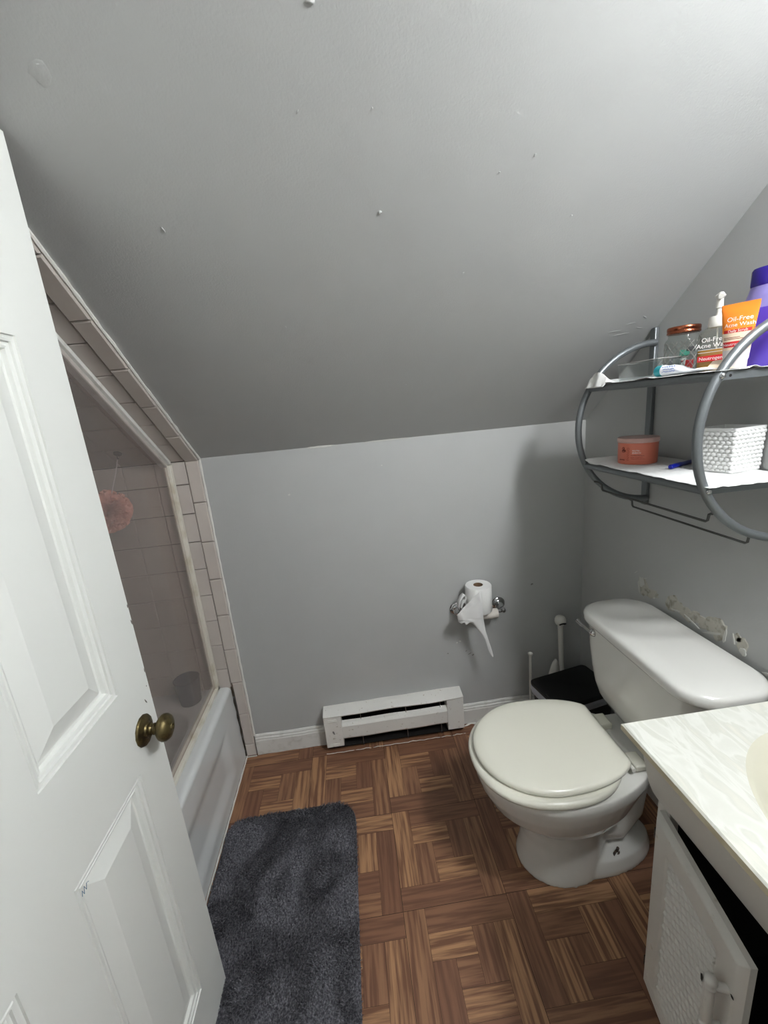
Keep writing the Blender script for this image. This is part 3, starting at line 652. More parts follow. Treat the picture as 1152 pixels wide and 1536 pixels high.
mb = MB(); mb.tube([(.672, 1.508, .06), (.668, 1.500, .34)], .0058, 12); mb.lathe([(.006, 0), (.0095, .008), (.0105, .014), (.006, .018)], (.668, 1.500, .337), n=16); mb.build('handle', M_plastic_w, br, smooth=True)
mb = MB(); mb.lathe([(.046, .001), (.048, .006), (.044, .03), (.036, .06), (.030, .095), (.024, .10), (.01, .10)], (.662, 1.512, 0), n=28); mb.build('holder', M_plastic_w, br, smooth=True)
# ------------------------------------------------------------------ vanity
van = thing('vanity_cabinet', (.74, .35, 0), 'white painted vanity cabinet with a woven-pattern door hanging ajar, under the marble top', 'vanity cabinet')
vx, vy = .526, .603; vyn = -.300; vz = .786
mb = MB(); mb.box((vx, vy - .016, .135), (R - .003, vy, vz)); mb.box((.575, vy - .016, 0), (R - .003, vy, .14)); mb.build('side_panel', M_cab, van, bevel=.001); MB().box((vx, vyn, .135), (R - .003, vyn + .016, vz)).build('side_panel', M_cab, van, bevel=.001)
mb = MB(); mb.box((vx + .02, vyn + .016, .135), (R - .003, vy - .016, .150)); mb.box((R - .008, vyn + .016, .15), (R - .003, vy - .016, vz)); mb.box((.578, vyn + .016, 0), (.590, vy - .016, .134)); mb.box((vx + .022, vy - .018, .152), (R - .01, vy - .0165, .77)); mb.build('back_panel', M_cabin, van)  # dark floor, back and side lining paint the interior shade
mb = MB(); mb.box((vx - .002, vy - .030, .137), (vx + .018, vy, .66)); mb.box((vx - .002, vyn, .137), (vx + .018, vyn + .03, .66)); mb.box((vx - .0015, vyn + .03, .137), (vx + .018, vy - .030, .160)); mb.build('face_frame', M_cab, van, bevel=.0015)
mb = MB(); pr = [(.545, .622), (.520, .626), (.512, .640), (.501, .668), (.490, .715), (.483, .750), (.480, .786), (.545, .786)]
mb.loft([[Vector((x, y, z)) for x, z in pr] for y in (vyn, vyn + .01, vy - .002, vy)]); mb.build('false_front', M_cab, van, smooth=True, angle=30)
# door, modelled flat then hung ajar on its far edge
dw, dh, dt = .232, .455, .019
hinge = Vector((.5235, .585, .160)); ddir = Vector((-.194, -.981, 0)).normalized(); dn = Vector((-.981, .194, 0)).normalized()
Md = Matrix(((ddir.x, dn.x, 0, hinge.x), (ddir.y, dn.y, 0, hinge.y), (0, 0, 1, hinge.z), (0, 0, 0, 1)))   # local: u along, n outward, z up
cd = thing('cabinet_door_pivot', hinge, None, None); bpy.data.objects.remove(cd)
def hfield(u, v):
    x, z = u * dw, v * dh; ed = min(x, dw - x, z, dh - z)
    h = dt - .010 * max(0, 1 - ed / .011) ** 1.5
    mx_ = min(x - .046, dw - .046 - x, z - .05, dh - .05 - z)
    if mx_ > 0:
        k = min(1, mx_ / .005); h -= .0045 * k
        if mx_ > .006:
            p, q = x / .0135, z / .0085
            w_ = math.cos((p + q) * PI) * math.cos((p - q) * PI * .5)
            h += .0042 * max(0, w_) ** .6 if w_ > 0 else 0
    if z < .05 and z > .02 and x > .02 and x < dw - .02: h -= .0012 * max(0, math.cos((z - .036) * 500))
    return Md @ Vector((x, h, z))
mb = MB(); NU, NV = 190, 330; mb.grid(hfield, NU, NV)
cnr = [Md @ Vector(p) for p in ((0, 0, 0), (dw, 0, 0), (dw, 0, dh), (0, 0, dh))]
k0 = len(mb.v); mb.v += [tuple(p) for p in cnr]; mb.f.append((k0, k0 + 1, k0 + 2, k0 + 3)); mb.m.append(0)
W_ = NU + 1
sides = [(list(range(0, W_)), k0, k0 + 1), ([j * W_ + NU for j in range(NV + 1)], k0 + 1, k0 + 2), ([NV * W_ + i for i in range(NU, -1, -1)], k0 + 2, k0 + 3), ([j * W_ for j in range(NV, -1, -1)], k0 + 3, k0)]
for idx, a, b in sides: mb.f.append(tuple(idx[::-1]) + (a, b)); mb.m.append(0)
M_cabdoor = mat('worn_white_door_paint', (198, 195, 188), .42, bump=(60, .0008, .35), vary=((160, 152, 136), 40, .66, .78))
cdoor = mb.build('cabinet_door', M_cabdoor, van, smooth=True, angle=35)
pu = .209
def turned(mb, z0, z1):
    L_ = z1 - z0
    prof = [(.004, 0), (.0075, .003), (.0092, .008), (.0068, .013), (.0088, .018), (.0062, .022), (.0078, .030), (.0074, L_ - .030), (.0062, L_ - .022), (.0088, L_ - .018), (.0068, L_ - .013), (.0092, L_ - .008), (.0075, L_ - .003), (.004, L_)]
    mb.lathe(prof, Md @ Vector((pu, .040, z0)), (0, 0, 1), 20)
mb = MB(); turned(mb, .276, .393)
for z in (.292, .376): mb.tube([Md @ Vector((pu + .004, .016, z)), Md @ Vector((pu, .040, z))], .006, 12)
mb.build('pull_handle', M_cabdoor, cdoor, smooth=True, angle=50)
mb = MB()
blot(mb, Md @ Vector((pu - .004, .0495, .384)), ddir, uz, dn, .003, .007, .0003, 3, 12); mb.build('paint_chip', M_dark, cdoor)
mb = MB(); blot(mb, Md @ Vector((pu + .014, dt + .0002, .379)), ddir, uz, dn, .004, .0025, .0003, 6, 12); mb.build('paint_chip', M_dark, cdoor)
for z in (.205, .556):
    mb = MB(); mb.tube([(.5125, .5895, z - .012), (.5125, .5895, z + .012)], .0026, 8); mb.build('door_hinge', M_rust, van)
# counter top with basin
ct = thing('marble_countertop', (.69, .33, vz), 'cream marbled vanity top with an oval moulded basin, on the white cabinet', 'countertop')
cx0, cx1, cy0, cy1 = .4477, R - .002, -.305, .6157; bx, by, ra, rb_ = .700, .325, .190, .225
N_ = 96
def rect_pt(t, e=0):
    c_, s_ = math.cos(t), math.sin(t); hx = [cx1 - bx - e, bx - cx0 - e][c_ < 0]; hy = [cy1 - by - e, by - cy0 - e][s_ < 0]
    k = min(hx / max(abs(c_), 1e-9), hy / max(abs(s_), 1e-9)); return bx + c_ * k, by + s_ * k
angs = sorted([2 * PI * i / N_ for i in range(N_)] + [math.atan2(sy - by, sx - bx) % (2 * PI) for sx in (cx0, cx1) for sy in (cy0, cy1)])
ell = lambda t, k, z: Vector((bx + ra * k * math.cos(t), by + rb_ * k * math.sin(t), z))
def blend(t, w, z):
    q = rect_pt(t, .003); e_ = ell(t, 1, z); return Vector((q[0], q[1], z)).lerp(e_, w)
zt_ = .800
mb = MB()
mb.loft([[Vector((*rect_pt(t), vz)) for t in angs], [Vector((*rect_pt(t), zt_ - .003)) for t in angs]], False, False, mi=1)
mb.loft([[Vector((*rect_pt(t), zt_ - .003)) for t in angs], [Vector((*rect_pt(t, .003), zt_)) for t in angs]] + [[blend(t, w, zt_) for t in angs] for w in (.3, .6, .9, 1.0)], False, False)
mb.f = [f for f in mb.f]
mb.build('top_slab', [M_marble, M_marble_lip], ct, smooth=True, angle=30)
mb = MB(); mb.loft([[ell(t, k, z) for t in angs] for k, z in ((1.0, zt_), (.985, zt_ - .0015), (.95, zt_ - .008), (.88, zt_ - .026), (.78, zt_ - .052), (.62, zt_ - .084), (.42, zt_ - .106), (.2, zt_ - .116), (.06, zt_ - .118))], False, True); mb.build('basin', M_basin, ct, smooth=True, angle=70)
# ------------------------------------------------------------------ wall shelf
sh = thing('wall_shelf', (.82, .985, 1.035), 'grey metal two-tier wall shelf with half-round side hoops and wire towel rails', 'wall shelf')
YN, YF = .770, 1.200; xr = R - .010; zc_ = 1.290; rad = .230
for y in (YF, YN):
    mb = MB(); mb.tube([Vector((xr - rad * math.sin(t), y, zc_ + rad * math.cos(t))) for t in [PI * i / 40 for i in range(41)]], .0092, 14); mb.build('hoop', M_greymetal, sh, smooth=True)
    mb = MB(); mb.box((xr - .004, y - .011 + (.012 if y > 1 else 0), 1.035), (R - .0005, y + .011 + (.012 if y > 1 else 0), 1.562)); mb.build('upright', M_greymetal, sh, bevel=.003)
for z in (1.407, 1.183):
    dzz = abs(z - zc_); xl = xr - math.sqrt(rad ** 2 - dzz ** 2)
    MB().tube([(xl, YN, z), (xl, YF, z)], .0088, 14).build('front_rail', M_greymetal, sh, smooth=True)
    for y in (YN, YF):
        MB().box((xl, y - .003, z - .008), (xr, y + .003, z + .007)).build('side_rail', M_greymetal, sh, bevel=.001)
    MB().box((xl, YN + .002, z + .0035), (R - .006, YF - .002, z + .0065)).build('shelf_plate', M_plate, sh)
    MB().tube([(R - .008, YN, z), (R - .008, YF, z)], .005, 8).build('rear_rail', M_greymetal, sh, smooth=True)
    mb = MB(); mb.lathe([(.0052, 0), (.0052, .002), (.003, .004), (.001, .0045)], (xl, YN - .0095, z), (-.25, -1, 0), 14); mb.build('screw', M_chrome, sh, smooth=True)
MB().lathe([(.0028, 0), (.0028, .0006)], (.742, YN - .003, 1.407), (0, -1, 0), 10).build('screw_hole', M_dark, sh)  # flat dark disc paints the shade of the hole
def hoopz(x): return zc_ - math.sqrt(max(0, rad ** 2 - (xr - x) ** 2))
for x, zb in ((.752, 1.106), (.852, 1.044)):
    zr = hoopz(x) - .006
    pts = [(x - .012, YN + .004, zr + .006), (x - .004, YN + .014, zr + .003), (x, YN + .024, zr - .002), (x, YN + .026, zb + .004), (x, YN + .031, zb), (x, YF - .031, zb), (x, YF - .026, zb + .004), (x, YF - .024, zr - .002), (x - .004, YF - .014, zr + .003), (x - .012, YF - .004, zr + .006)]
    MB().tube(pts, .0029, 8).build('towel_rail', M_wire, sh, smooth=True)
# paper liners
ZT = 1.4175; ZB = 1.1935
def liner(name, x0, x1, y0, y1, z, label, seed):
    def fn(u, v):
        x = x0 + (x1 - x0) * u; y = y0 + (y1 - y0) * v
        e = .0006 + .0010 * (1 + noise.noise(Vector((x * 25, y * 25, seed))))
        xx = x + (.004 * noise.noise(Vector((y * 45, seed, 3))) if u < .05 else 0)
        if u < .07: e += (.07 - u) / .07 * .006 * (noise.noise(Vector((y * 14, seed, 1))) - .25)
        if v < .08: e += (.08 - v) / .08 * .010 * (noise.noise(Vector((x * 35, seed, 7))) - .1)
        if v > .93: e += (v - .93) / .07 * .010
        yy2 = y + (.006 * noise.noise(Vector((x * 60, seed, 5))) if v < .03 else 0)
        return Vector((xx, yy2, z - .0035 + max(0.0042, e + .0036)))
    mb = MB(); mb.grid(fn, 40, 70); return tag(mb.build(name, M_paper, base=((x0 + x1) / 2, (y0 + y1) / 2, z), smooth=True, angle=180, solid=.0007), label, 'shelf liner', 'paper liners on the wall shelf')
liner('paper_liner', .712, R - .012, .76, 1.192, ZT - .001, 'white paper sheet lining the upper tier of the wall shelf', 2)
liner('paper_liner', .706, R - .012, .748, 1.196, ZB - .001, 'wrinkled white paper sheet lining the lower tier of the wall shelf', 8)
ZT += .0012; ZB += .0012
# tissue draped over the far end of the upper tier
mb = MB()
def ts(u, v):
    y = 1.112 + .09 * u; hgt = .034 * math.sin(PI * min(1, u * 1.02)) ** .7 * (1 - .25 * u)
    if v < .5: return Vector((.703 + .012 * v * 2 + .003 * math.sin(u * 14), y, ZT - .010 + (hgt + .010) * v * 2))
    w = (v - .5) * 2; return Vector((.715 + .03 * w + .003 * math.sin(u * 9), y + .004 * w, ZT + .0005 + hgt * (1 - w) ** 1.3))
mb.grid(ts, 24, 16)
tag(mb.build('crumpled_tissue', M_tissue, base=(.715, 1.16, ZT), smooth=True, angle=70, solid=.0008), 'crumpled white tissue over the front rail at the far end of the upper tier', 'tissue')
# clear dish with a paper in it
dsx0, dsx1, dsy0, dsy1 = .748, .812, .968, 1.122
mb = MB(); hz = .043
o_ = lambda e, z: rrect((dsx0 + dsx1) / 2, (dsy0 + dsy1) / 2, (dsx1 - dsx0) / 2 - e, (dsy1 - dsy0) / 2 - e, .006, z, 3)
mb.loft([o_(.004, ZT), o_(.0, ZT + hz), o_(.002, ZT + hz), o_(.006, ZT + .004)], True, True)
tray_mb = mb
tag(mb.build('clear_tray', M_dish_glass, base=((dsx0 + dsx1) / 2, (dsy0 + dsy1) / 2, ZT), smooth=True, angle=30), 'small clear open plastic tray on the upper tier near the draped tissue', 'tray')
MB().tube([p for p in o_(.001, ZT + hz)], .0010, 6, closed=True).build('tray_rim', glass_mat('tray_rim_glint', (240, 242, 242), .1, diff=.6), bpy.data.objects['clear_tray'], smooth=True)  # pale rim added to paint the bright line along the clear edge
mb = MB(); mb.add([(.775, .990, ZT + .006), (.785, 1.035, ZT + .006), (.772, .985, ZT + .038), (.776, .998, ZT + .036), (.80, .985, ZT + .006)], [(0, 1, 3, 2), (0, 2, 3, 4)])
tag(mb.build('paper_scrap', M_paper, base=(.78, 1.0, ZT), solid=.001), 'folded scrap of white paper leaning inside the clear plastic tray', 'paper')
# toothpaste-like tube lying on the upper tier
tt = thing('ointment_tube', (.752, .90, ZT), 'white squeezed tube with teal cap lying in front of the glass jar', 'tube')
mb = MB(); mb.lathe([(.0115, 0), (.0128, .003), (.0122, .020), (.009, .022)], (.744, .962, ZT + .0128), (.1, -1, 0), 20); mb.build('cap', M_teal, tt, smooth=True)
mb = MB(); rg = []
for i in range(14):
    v = i / 13; y = .941 - .135 * v; a = .013 + .010 * v; b = max(.0012, .0135 * (1 - v) ** .8 * (.75 + .25 * math.sin(v * 9)) if v > 0 else .0128)
    cx_ = .745 + .012 * v + .006 * math.sin(v * 5); rg.append([Vector((cx_ + a * math.cos(t), y + .006 * math.cos(t) * v, ZT + b + .003 * v + b * math.sin(t))) for t in [2 * PI * k / 16 for k in range(16)]])
mb.loft(rg); mb.build('tube_body', mat('white_tube', (224, 226, 230), .4), tt, smooth=True)
def tsurf(u, v):   # letters run along -y on the camera side
    return Vector((.7325 + .004 * (u / .04), .915 - u, ZT + .014 + v))
def scrawl(name, m, fn, w, h, r, seed, parent):      # print too small to read: a wavering line
    MB().tube([fn(-w / 2 + w * k / 60, h * noise.noise(Vector((k * .9, seed, 0)))) for k in range(61)], r, 5).build(name, m, parent, smooth=True)
for k, (w_, v_) in enumerate(((.036, .006), (.030, .001), (.034, -.004))): scrawl('small_print', M_blueprint, lambda u, v: tsurf(u, v + v_), w_, .0035, .00035, k * 3.3, tt)
mb = MB(); mb.add([(.735, .82, ZT + .002), (.755, .795, ZT + .004), (.79, .80, ZT + .022), (.77, .84, ZT + .020), (.742, .79, ZT + .001), (.765, .775, ZT + .003)], [(0, 1, 2, 3), (0, 4, 5, 1)])
tag(mb.build('paper_sachet', M_cream, base=(.76, .81, ZT), solid=.0012), 'cream paper sachet lying on the upper tier between the tube and the near hoop', 'sachet')
# jar with copper lid and its contents
jc = Vector((.838, 1.005, ZT))
jar = thing('glass_jar', jc, 'clear quilted glass jar with a copper screw lid on the upper tier', 'jar')
mb = MB(); rg = []; n = 72
for i in range(45):
    z = .003 + .084 * i / 44; r0 = .0370
    if i < 4: r0 -= .004 * (1 - i / 4) ** 2
    if i > 40: r0 -= .005 * ((i - 40) / 4) ** 2
    rg.append([jc + Vector((math.cos(t) * r, math.sin(t) * r, z)) for t in [2 * PI * k / n for k in range(n)] for r in [r0 + (.0014 * (abs(math.sin(t * 7 + z * 110)) ** .35 + abs(math.sin(t * 7 - z * 110)) ** .35 - 1.2) if 4 < i < 40 else 0)]])
for r, z in ((.031, .090), (.0305, .094), (.032, .095), (.0305, .097)): rg.append([jc + Vector((math.cos(2 * PI * k / n) * r, math.sin(2 * PI * k / n) * r, z)) for k in range(n)])
mb.loft(rg, True, False); mb.build('jar_body', M_jar_glass, jar, smooth=True, angle=60)
M_ridge = glass_mat('quilt_glint_glass', (236, 240, 238), .1, diff=.45)  # pale ridge colour paints the bright glints of the quilted glass
mb = MB()
for k in range(14):
    for sg in (1, -1): mb.tube([jc + Vector((.0376 * math.cos(2 * PI * k / 14 + sg * q / 18 * 1.5), .0376 * math.sin(2 * PI * k / 14 + sg * q / 18 * 1.5), .008 + .070 * q / 18)) for q in range(19)], .0007, 5)
mb.build('quilting', M_ridge, jar, smooth=True)
mb = MB(); mb.lathe([(.033, .097), (.0345, .098), (.0345, .102), (.0335, .1035), (.0345, .105), (.0345, .111), (.033, .113), (.001, .113)], jc, n=48); mb.build('jar_lid', M_copper, jar, smooth=True, angle=40)
def packet(name, c_, sx, sz, rx, rz, m, label, cat, grp=None):
    M_ = Matrix.Translation(jc + Vector(c_)) @ Matrix.Rotation(rz, 4, 'Z') @ Matrix.Rotation(rx, 4, 'Y')
    mb = MB(); mb.box((-.0015, -sx, -sz), (.0015, sx, sz), M_); tag(mb.build(name, m, base=jc + Vector(c_), bevel=.0008), label, cat, grp)
packet('foil_packet', (-.012, -.006, .030), .014, .010, .3, .5, M_paper, 'white printed packet leaning inside the quilted glass jar', 'packet')
packet('foil_packet', (.002, -.016, .024), .012, .011, -.4, .9, M_red, 'small red packet inside the quilted glass jar', 'packet')
packet('foil_packet', (.000, -.008, .052), .010, .008, .5, .8, mat('green_wrap', (60, 140, 120), .4), 'small green wrapper inside the quilted glass jar', 'packet')
packet('foil_packet', (.010, -.014, .060), .008, .005, .2, 1.1, M_black, 'small black clip near the top inside the quilted glass jar', 'packet')
packet('foil_packet', (-.004, -.002, .014), .020, .009, .1, .6, M_cream, 'cream packet at the bottom of the quilted glass jar', 'packet')
# pump bottle
def frame_at(c_, phi):   # local: u to the right seen from the front, n outward normal, z up
    n_ = Vector((-math.cos(phi), -math.sin(phi), 0)); u_ = Vector((math.sin(phi), -math.cos(phi), 0))
    return lambda u, n, z: Vector(c_) + u_ * u + n_ * n + Vector((0, 0, z))
pb = thing('pump_bottle', (.815, .885, ZT), 'clear pump bottle of amber face wash with a white pump, behind the orange tube', 'bottle')
F = frame_at((.815, .885, ZT), math.radians(32))
rrl = lambda hx, hy, r, z, n=5: [F(p.x, p.y, z) for p in rrect(0, 0, hx, hy, r, 0, n)]
mb = MB(); mb.loft([rrl(.030, .017, .010, .001), rrl(.032, .019, .012, .004), rrl(.032, .019, .012, .068), rrl(.030, .018, .012, .080), rrl(.020, .014, .010, .090), rrl(.013, .013, .0129, .094)]); mb.build('bottle_body', M_bottle, pb, smooth=True, angle=60)
mb = MB(); mb.loft([rrl(.028, .015, .009, .003), rrl(.0300, .0172, .010, .006), rrl(.0300, .0172, .010, .046)]); mb.build('liquid', M_amber, pb, smooth=True)
mb = MB(); mb.lathe([(.0165, .091), (.0172, .092), (.0166, .110), (.0150, .113), (.0055, .114), (.0055, .118)], F(0, 0, 0), n=32)
mb.lathe([(.0042, .114), (.0042, .128), (.0068, .129), (.0062, .148), (.0085, .150), (.0095, .153), (.006, .157), (.001, .158)], F(0, 0, 0), n=24); pump = mb.build('pump_collar', M_plastic_w, pb, smooth=True, angle=40)
d_ = F(0, 0, .151); MB().tube([d_, d_ + Vector((-.007, -.009, .0015)), d_ + Vector((-.013, -.016, -.002))], [.0075, .0065, .005], 12).build('pump_spout', M_plastic_w, pb, smooth=True)
mb = MB(); mb.tube([F(0, 0, .092), F(.002, 0, .01)], .0016, 6); mb.build('dip_tube', M_plastic_w, pb)
fs = .0198
text('label_text', 'Oil-Free', .0125, M_whitep, lambda u, v: F(u, fs, .066 + v), pb); text('label_text', 'Acne Wash', .0125, M_whitep, lambda u, v: F(u, fs, .0545 + v), pb)
mb = MB(); mb.add([F(-.026, fs, .022), F(.026, fs, .022), F(.026, fs, .034), F(-.026, fs, .034)], [(0, 1, 2, 3)]); mb.build('red_band', M_red, pb, solid=.0003)
text('label_text', 'Neutrogena', .0095, M_whitep, lambda u, v: F(u, fs + .0006, .028 + v), pb)
mb = MB()
for z in (.0465, .0405): mb.add([F(-.026, fs, z), F(.026, fs, z), F(.026, fs, z + .0007), F(-.026, fs, z + .0007)], [(0, 1, 2, 3)])
mb.build('label_line', M_whitep, pb)
# orange tube
ob = thing('scrub_tube', (.776, .795, ZT), 'orange and cream squeeze tube standing on its cap behind the near hoop, upper tier', 'tube')
G = frame_at((.776, .795, ZT), math.radians(33))
levels = [(.0, .0185, .0165), (.016, .0190, .0165), (.018, .0200, .0150), (.05, .0225, .0120), (.085, .0262, .0075), (.110, .0288, .0030), (.114, .0292, .0016), (.121, .0294, .0015)]
HT = lambda z: next((a[1] + (b[1] - a[1]) * (z - a[0]) / (b[0] - a[0]), a[2] + (b[2] - a[2]) * (z - a[0]) / (b[0] - a[0])) for a, b in zip(levels, levels[1:]) if a[0] <= z <= b[0])
def tring(z, k=1):
    hx, hy = HT(z); return [G(hx * k * math.cos(t), hy * k * math.sin(t), z) for t in [2 * PI * i / 36 for i in range(36)]]
mb = MB(); zz = [.016, .018, .03, .036]; mb.loft([tring(z) for z in zz], True, False); cap_t = mb.build('tube_foot', M_ptube, ob, smooth=True)
mb = MB(); mb.loft([tring(z, .98) for z in (.0005, .008, .0165)]); mb.build('cap', M_ptube, ob, smooth=True, angle=50)
mb = MB(); mb.loft([tring(z) for z in (.036, .045, .055, .068)], False, False); mb.build('cream_section', M_cream, ob, smooth=True)
mb = MB(); mb.loft([tring(z) for z in (.068, .075, .085, .095, .105, .110, .114, .121)], False, True); mb.build('orange_section', M_orange, ob, smooth=True, angle=60)
def ts_(u, z, off=.0004):
    hx, hy = HT(max(0, min(.1209, z))); q = max(0, 1 - (u / hx) ** 2) ** .5; return G(u, hy * q + off, z)
def patch(name, u0, u1, z0, z1, m):
    mb = MB(); mb.grid(lambda a, b: ts_(u0 + (u1 - u0) * a, z0 + (z1 - z0) * b, .0003), 12, 3); return mb.build(name, m, ob, smooth=True)
text('label_text', 'Oil-Free', .0118, M_whitep, lambda u, v: ts_(u + .002, .092 + v), ob); text('label_text', 'Acne Wash', .0100, M_whitep, lambda u, v: ts_(u + .0025, .0815 + v), ob)
patch('red_band', -.0245, .0245, .0675, .0735, M_red); text('label_text', 'Daily Scrub', .0066, M_whitep, lambda u, v: ts_(u + .001, .0706 + v, .0007), ob)
patch('red_label', -.021, .016, .041, .0515, M_red); text('label_text', 'Neutrogena', .0074, M_whitep, lambda u, v: ts_(u - .0025, .0462 + v, .0007), ob)
for k, (z, w_) in enumerate(((.0625, .032), (.0585, .026), (.0555, .034))): patch('small_print', -.020, -.020 + w_, z, z + .0009, M_cream if k < 1 else M_darkred)
# purple bottle
vb = thing('shampoo_bottle', (.880, .835, ZT), 'tall purple bottle with a deep purple cap, hard against the wall behind the orange tube', 'bottle')
H_ = frame_at((.878, .838, ZT), math.radians(24))
def vr(hx, hy, z): return [H_(hx * math.cos(t), hy * math.sin(t), z) for t in [2 * PI * i / 40 for i in range(40)]]
mb = MB(); mb.loft([vr(.038, .020, .0005), vr(.041, .023, .005), vr(.046, .025, .05), vr(.047, .025, .09), vr(.045, .025, .11), vr(.0445, .0245, .115)]); mb.build('bottle_body', M_purple, vb, smooth=True, angle=60)
mb = MB(); mb.loft([vr(.0445, .0245, .115), vr(.041, .024, .130), vr(.035, .023, .145), vr(.0315, .022, .158)]); mb.build('shoulder', M_lilac, vb, smooth=True, angle=60)
mb = MB(); mb.loft([vr(.032, .0225, .157), vr(.033, .023, .160), vr(.0325, .023, .187), vr(.030, .021, .191)]); mb.build('cap', M_cap, vb, smooth=True, angle=50)
for u, z, r in ((-.033, .040, .003), (-.030, .12, .0018), (-.026, .1245, .0018)):
    mb = MB(); mb.lathe([(r, 0), (r * .7, .001), (.0003, .0013)], H_(u, .0255 * (1 - (u / .047) ** 2) ** .5 - .0006, z), (-.95, -.4, 0), 12); mb.build('printed_dot', M_whitep, vb)
# peach tub
tc_ = Vector((.806, 1.100, ZB))
pt = thing('hair_mask_tub', tc_, 'round peach plastic tub with a pale lid on the lower tier', 'tub')
mb = MB(); mb.lathe([(.0470, .0005), (.0482, .003), (.0488, .02), (.0492, .058), (.049, .0585)], tc_, n=56); mb.build('tub_body', M_peach, pt, smooth=True, angle=60)
mb = MB(); mb.lathe([(.0500, .0585), (.0512, .060), (.0512, .069), (.0500, .071), (.044, .0715), (.001, .0712)], tc_, n=56); mb.build('tub_lid', M_peachlid, pt, smooth=True, angle=50)
a0_ = math.atan2(-tc_.y, -tc_.x)
def cyl(u, v, z0, ph):
    a = a0_ + ph + u / .0492; return tc_ + Vector((math.cos(a) * .0496, math.sin(a) * .0496, z0 + v))
text('label_text', 'INVIGO', .0098, M_midred, lambda u, v: cyl(-v, u, .029, -.46), pt, space=1.1)
text('label_text', 'NUTRI-', .0058, M_whitep, lambda u, v: cyl(u, v, .0385, -.26), pt, 'LEFT'); text('label_text', 'ENRICH', .0058, M_whitep, lambda u, v: cyl(u, v, .0325, -.26), pt, 'LEFT')
for k, (u_, v_, w_, m_) in enumerate(((-.001, .0255, .032, M_darkred), (-.003, .0205, .028, M_midred), (.001, .0160, .034, M_midred))): scrawl('small_print', m_, lambda u, v: cyl(u, v, v_, -.26 + (.014 + u_) / .0492), w_, .0022, .0004, k + 11.5, pt)
scrawl('small_print', M_darkred, lambda u, v: cyl(u, v, .013, -.82), .018, .0022, .0005, 21.5, pt)
lg = []
for (pts, r) in (([(-.006, .044), (-.002, .0475), (.002, .046), (-.001, .042), (-.005, .040), (.003, .0405)], .0009), ([(-.006, .037), (.0, .039), (.004, .0372), (.005, .040)], .0011), ([(-.005, .034), (.001, .0345), (.005, .036)], .0007)):
    mb = MB(); mb.tube([cyl(u, v, 0, -.72) for u, v in pts], r, 6); lg.append(mb)
mb = MB(); [mb.add(g.v, g.f) for g in lg]; mb.build('brand_emblem', M_darkred, pt, smooth=True)
# blue pen
pn = thing('marker_pen', (.81, .975, ZB), 'blue pen lying on the lower tier between the peach tub and the white basket', 'pen')
q0, q1 = Vector((.790, .958, ZB + .006)), Vector((.905, 1.010, ZB + .006)); dd = (q1 - q0).normalized()
mb = MB(); mb.tube([q0, q0 + dd * .002, q0 + dd * .05, q0 + dd * .052, q1 - dd * .01, q1], [.0045, .0058, .0058, .005, .005, .002], 14); mb.build('barrel', M_blue, pn, smooth=True, angle=50)
nn = Vector((0, 0, 1)).cross(dd); upv = (Vector((0, 0, 1)) * .6 + Vector((-.5, -.6, 0)) * .6).normalized()
mb = MB(); s1 = dd.cross(upv).normalized()
mb.add([q0 + dd * a + upv * .0060 + s1 * b for a, b in ((.008, -.0022), (.022, -.0022), (.022, .0022), (.008, .0022))], [(0, 1, 2, 3)]); mb.build('white_label', M_whitep, pn)
# white textured basket
bc = Vector((.872, .888, ZB)); bs = .0415
bk = thing('square_basket', bc, 'square white pot with a raised honeycomb texture, on the lower tier beside the near hoop', 'pot')
ang = math.radians(10)
def bpt(side, s, z, h):
    hw = bs + .003 * z / .1; u = (s * 2 - 1) * hw
    p = [Vector((u, -hw - h, 0)), Vector((hw + h, u, 0)), Vector((-u, hw + h, 0)), Vector((-hw - h, -u, 0))][side]
    c_, s_ = math.cos(ang), math.sin(ang); return bc + Vector((p.x * c_ - p.y * s_, p.x * s_ + p.y * c_, z))
mb = MB(); nz = 90; ns = 72; rg = []
for j in range(nz + 1):
    z = .001 + .099 * j / nz; ring = []
    for side in range(4):
        for i in range(ns):
            s_ = i / ns; a, b = s_ * 7, z / .0092
            # rows of scales, every second row shifted
            row = math.floor(b); fx = (a + .5 * (row % 2)) % 1 - .5; fz = (b % 1) - .5
            h = .0034 * max(0, 1 - (fx * fx * 4.2 + fz * fz * 3.4)) ** .5
            if z < .004 or z > .094: h = .0012
            ring.append(bpt(side, s_, z, h))
    rg.append(ring)
rg.append([bc + (p - bc) * 1 + (Vector((bc.x, bc.y, p.z)) - p).normalized() * .004 for p in rg[-1]]); last = rg[-1]
rg.append([Vector((bc.x + (p.x - bc.x) * .95, bc.y + (p.y - bc.y) * .95, ZB + .005)) for p in last])
mb.loft(rg, True, True); mb.build('pot_wall', M_basket, bk, smooth=True, angle=70)
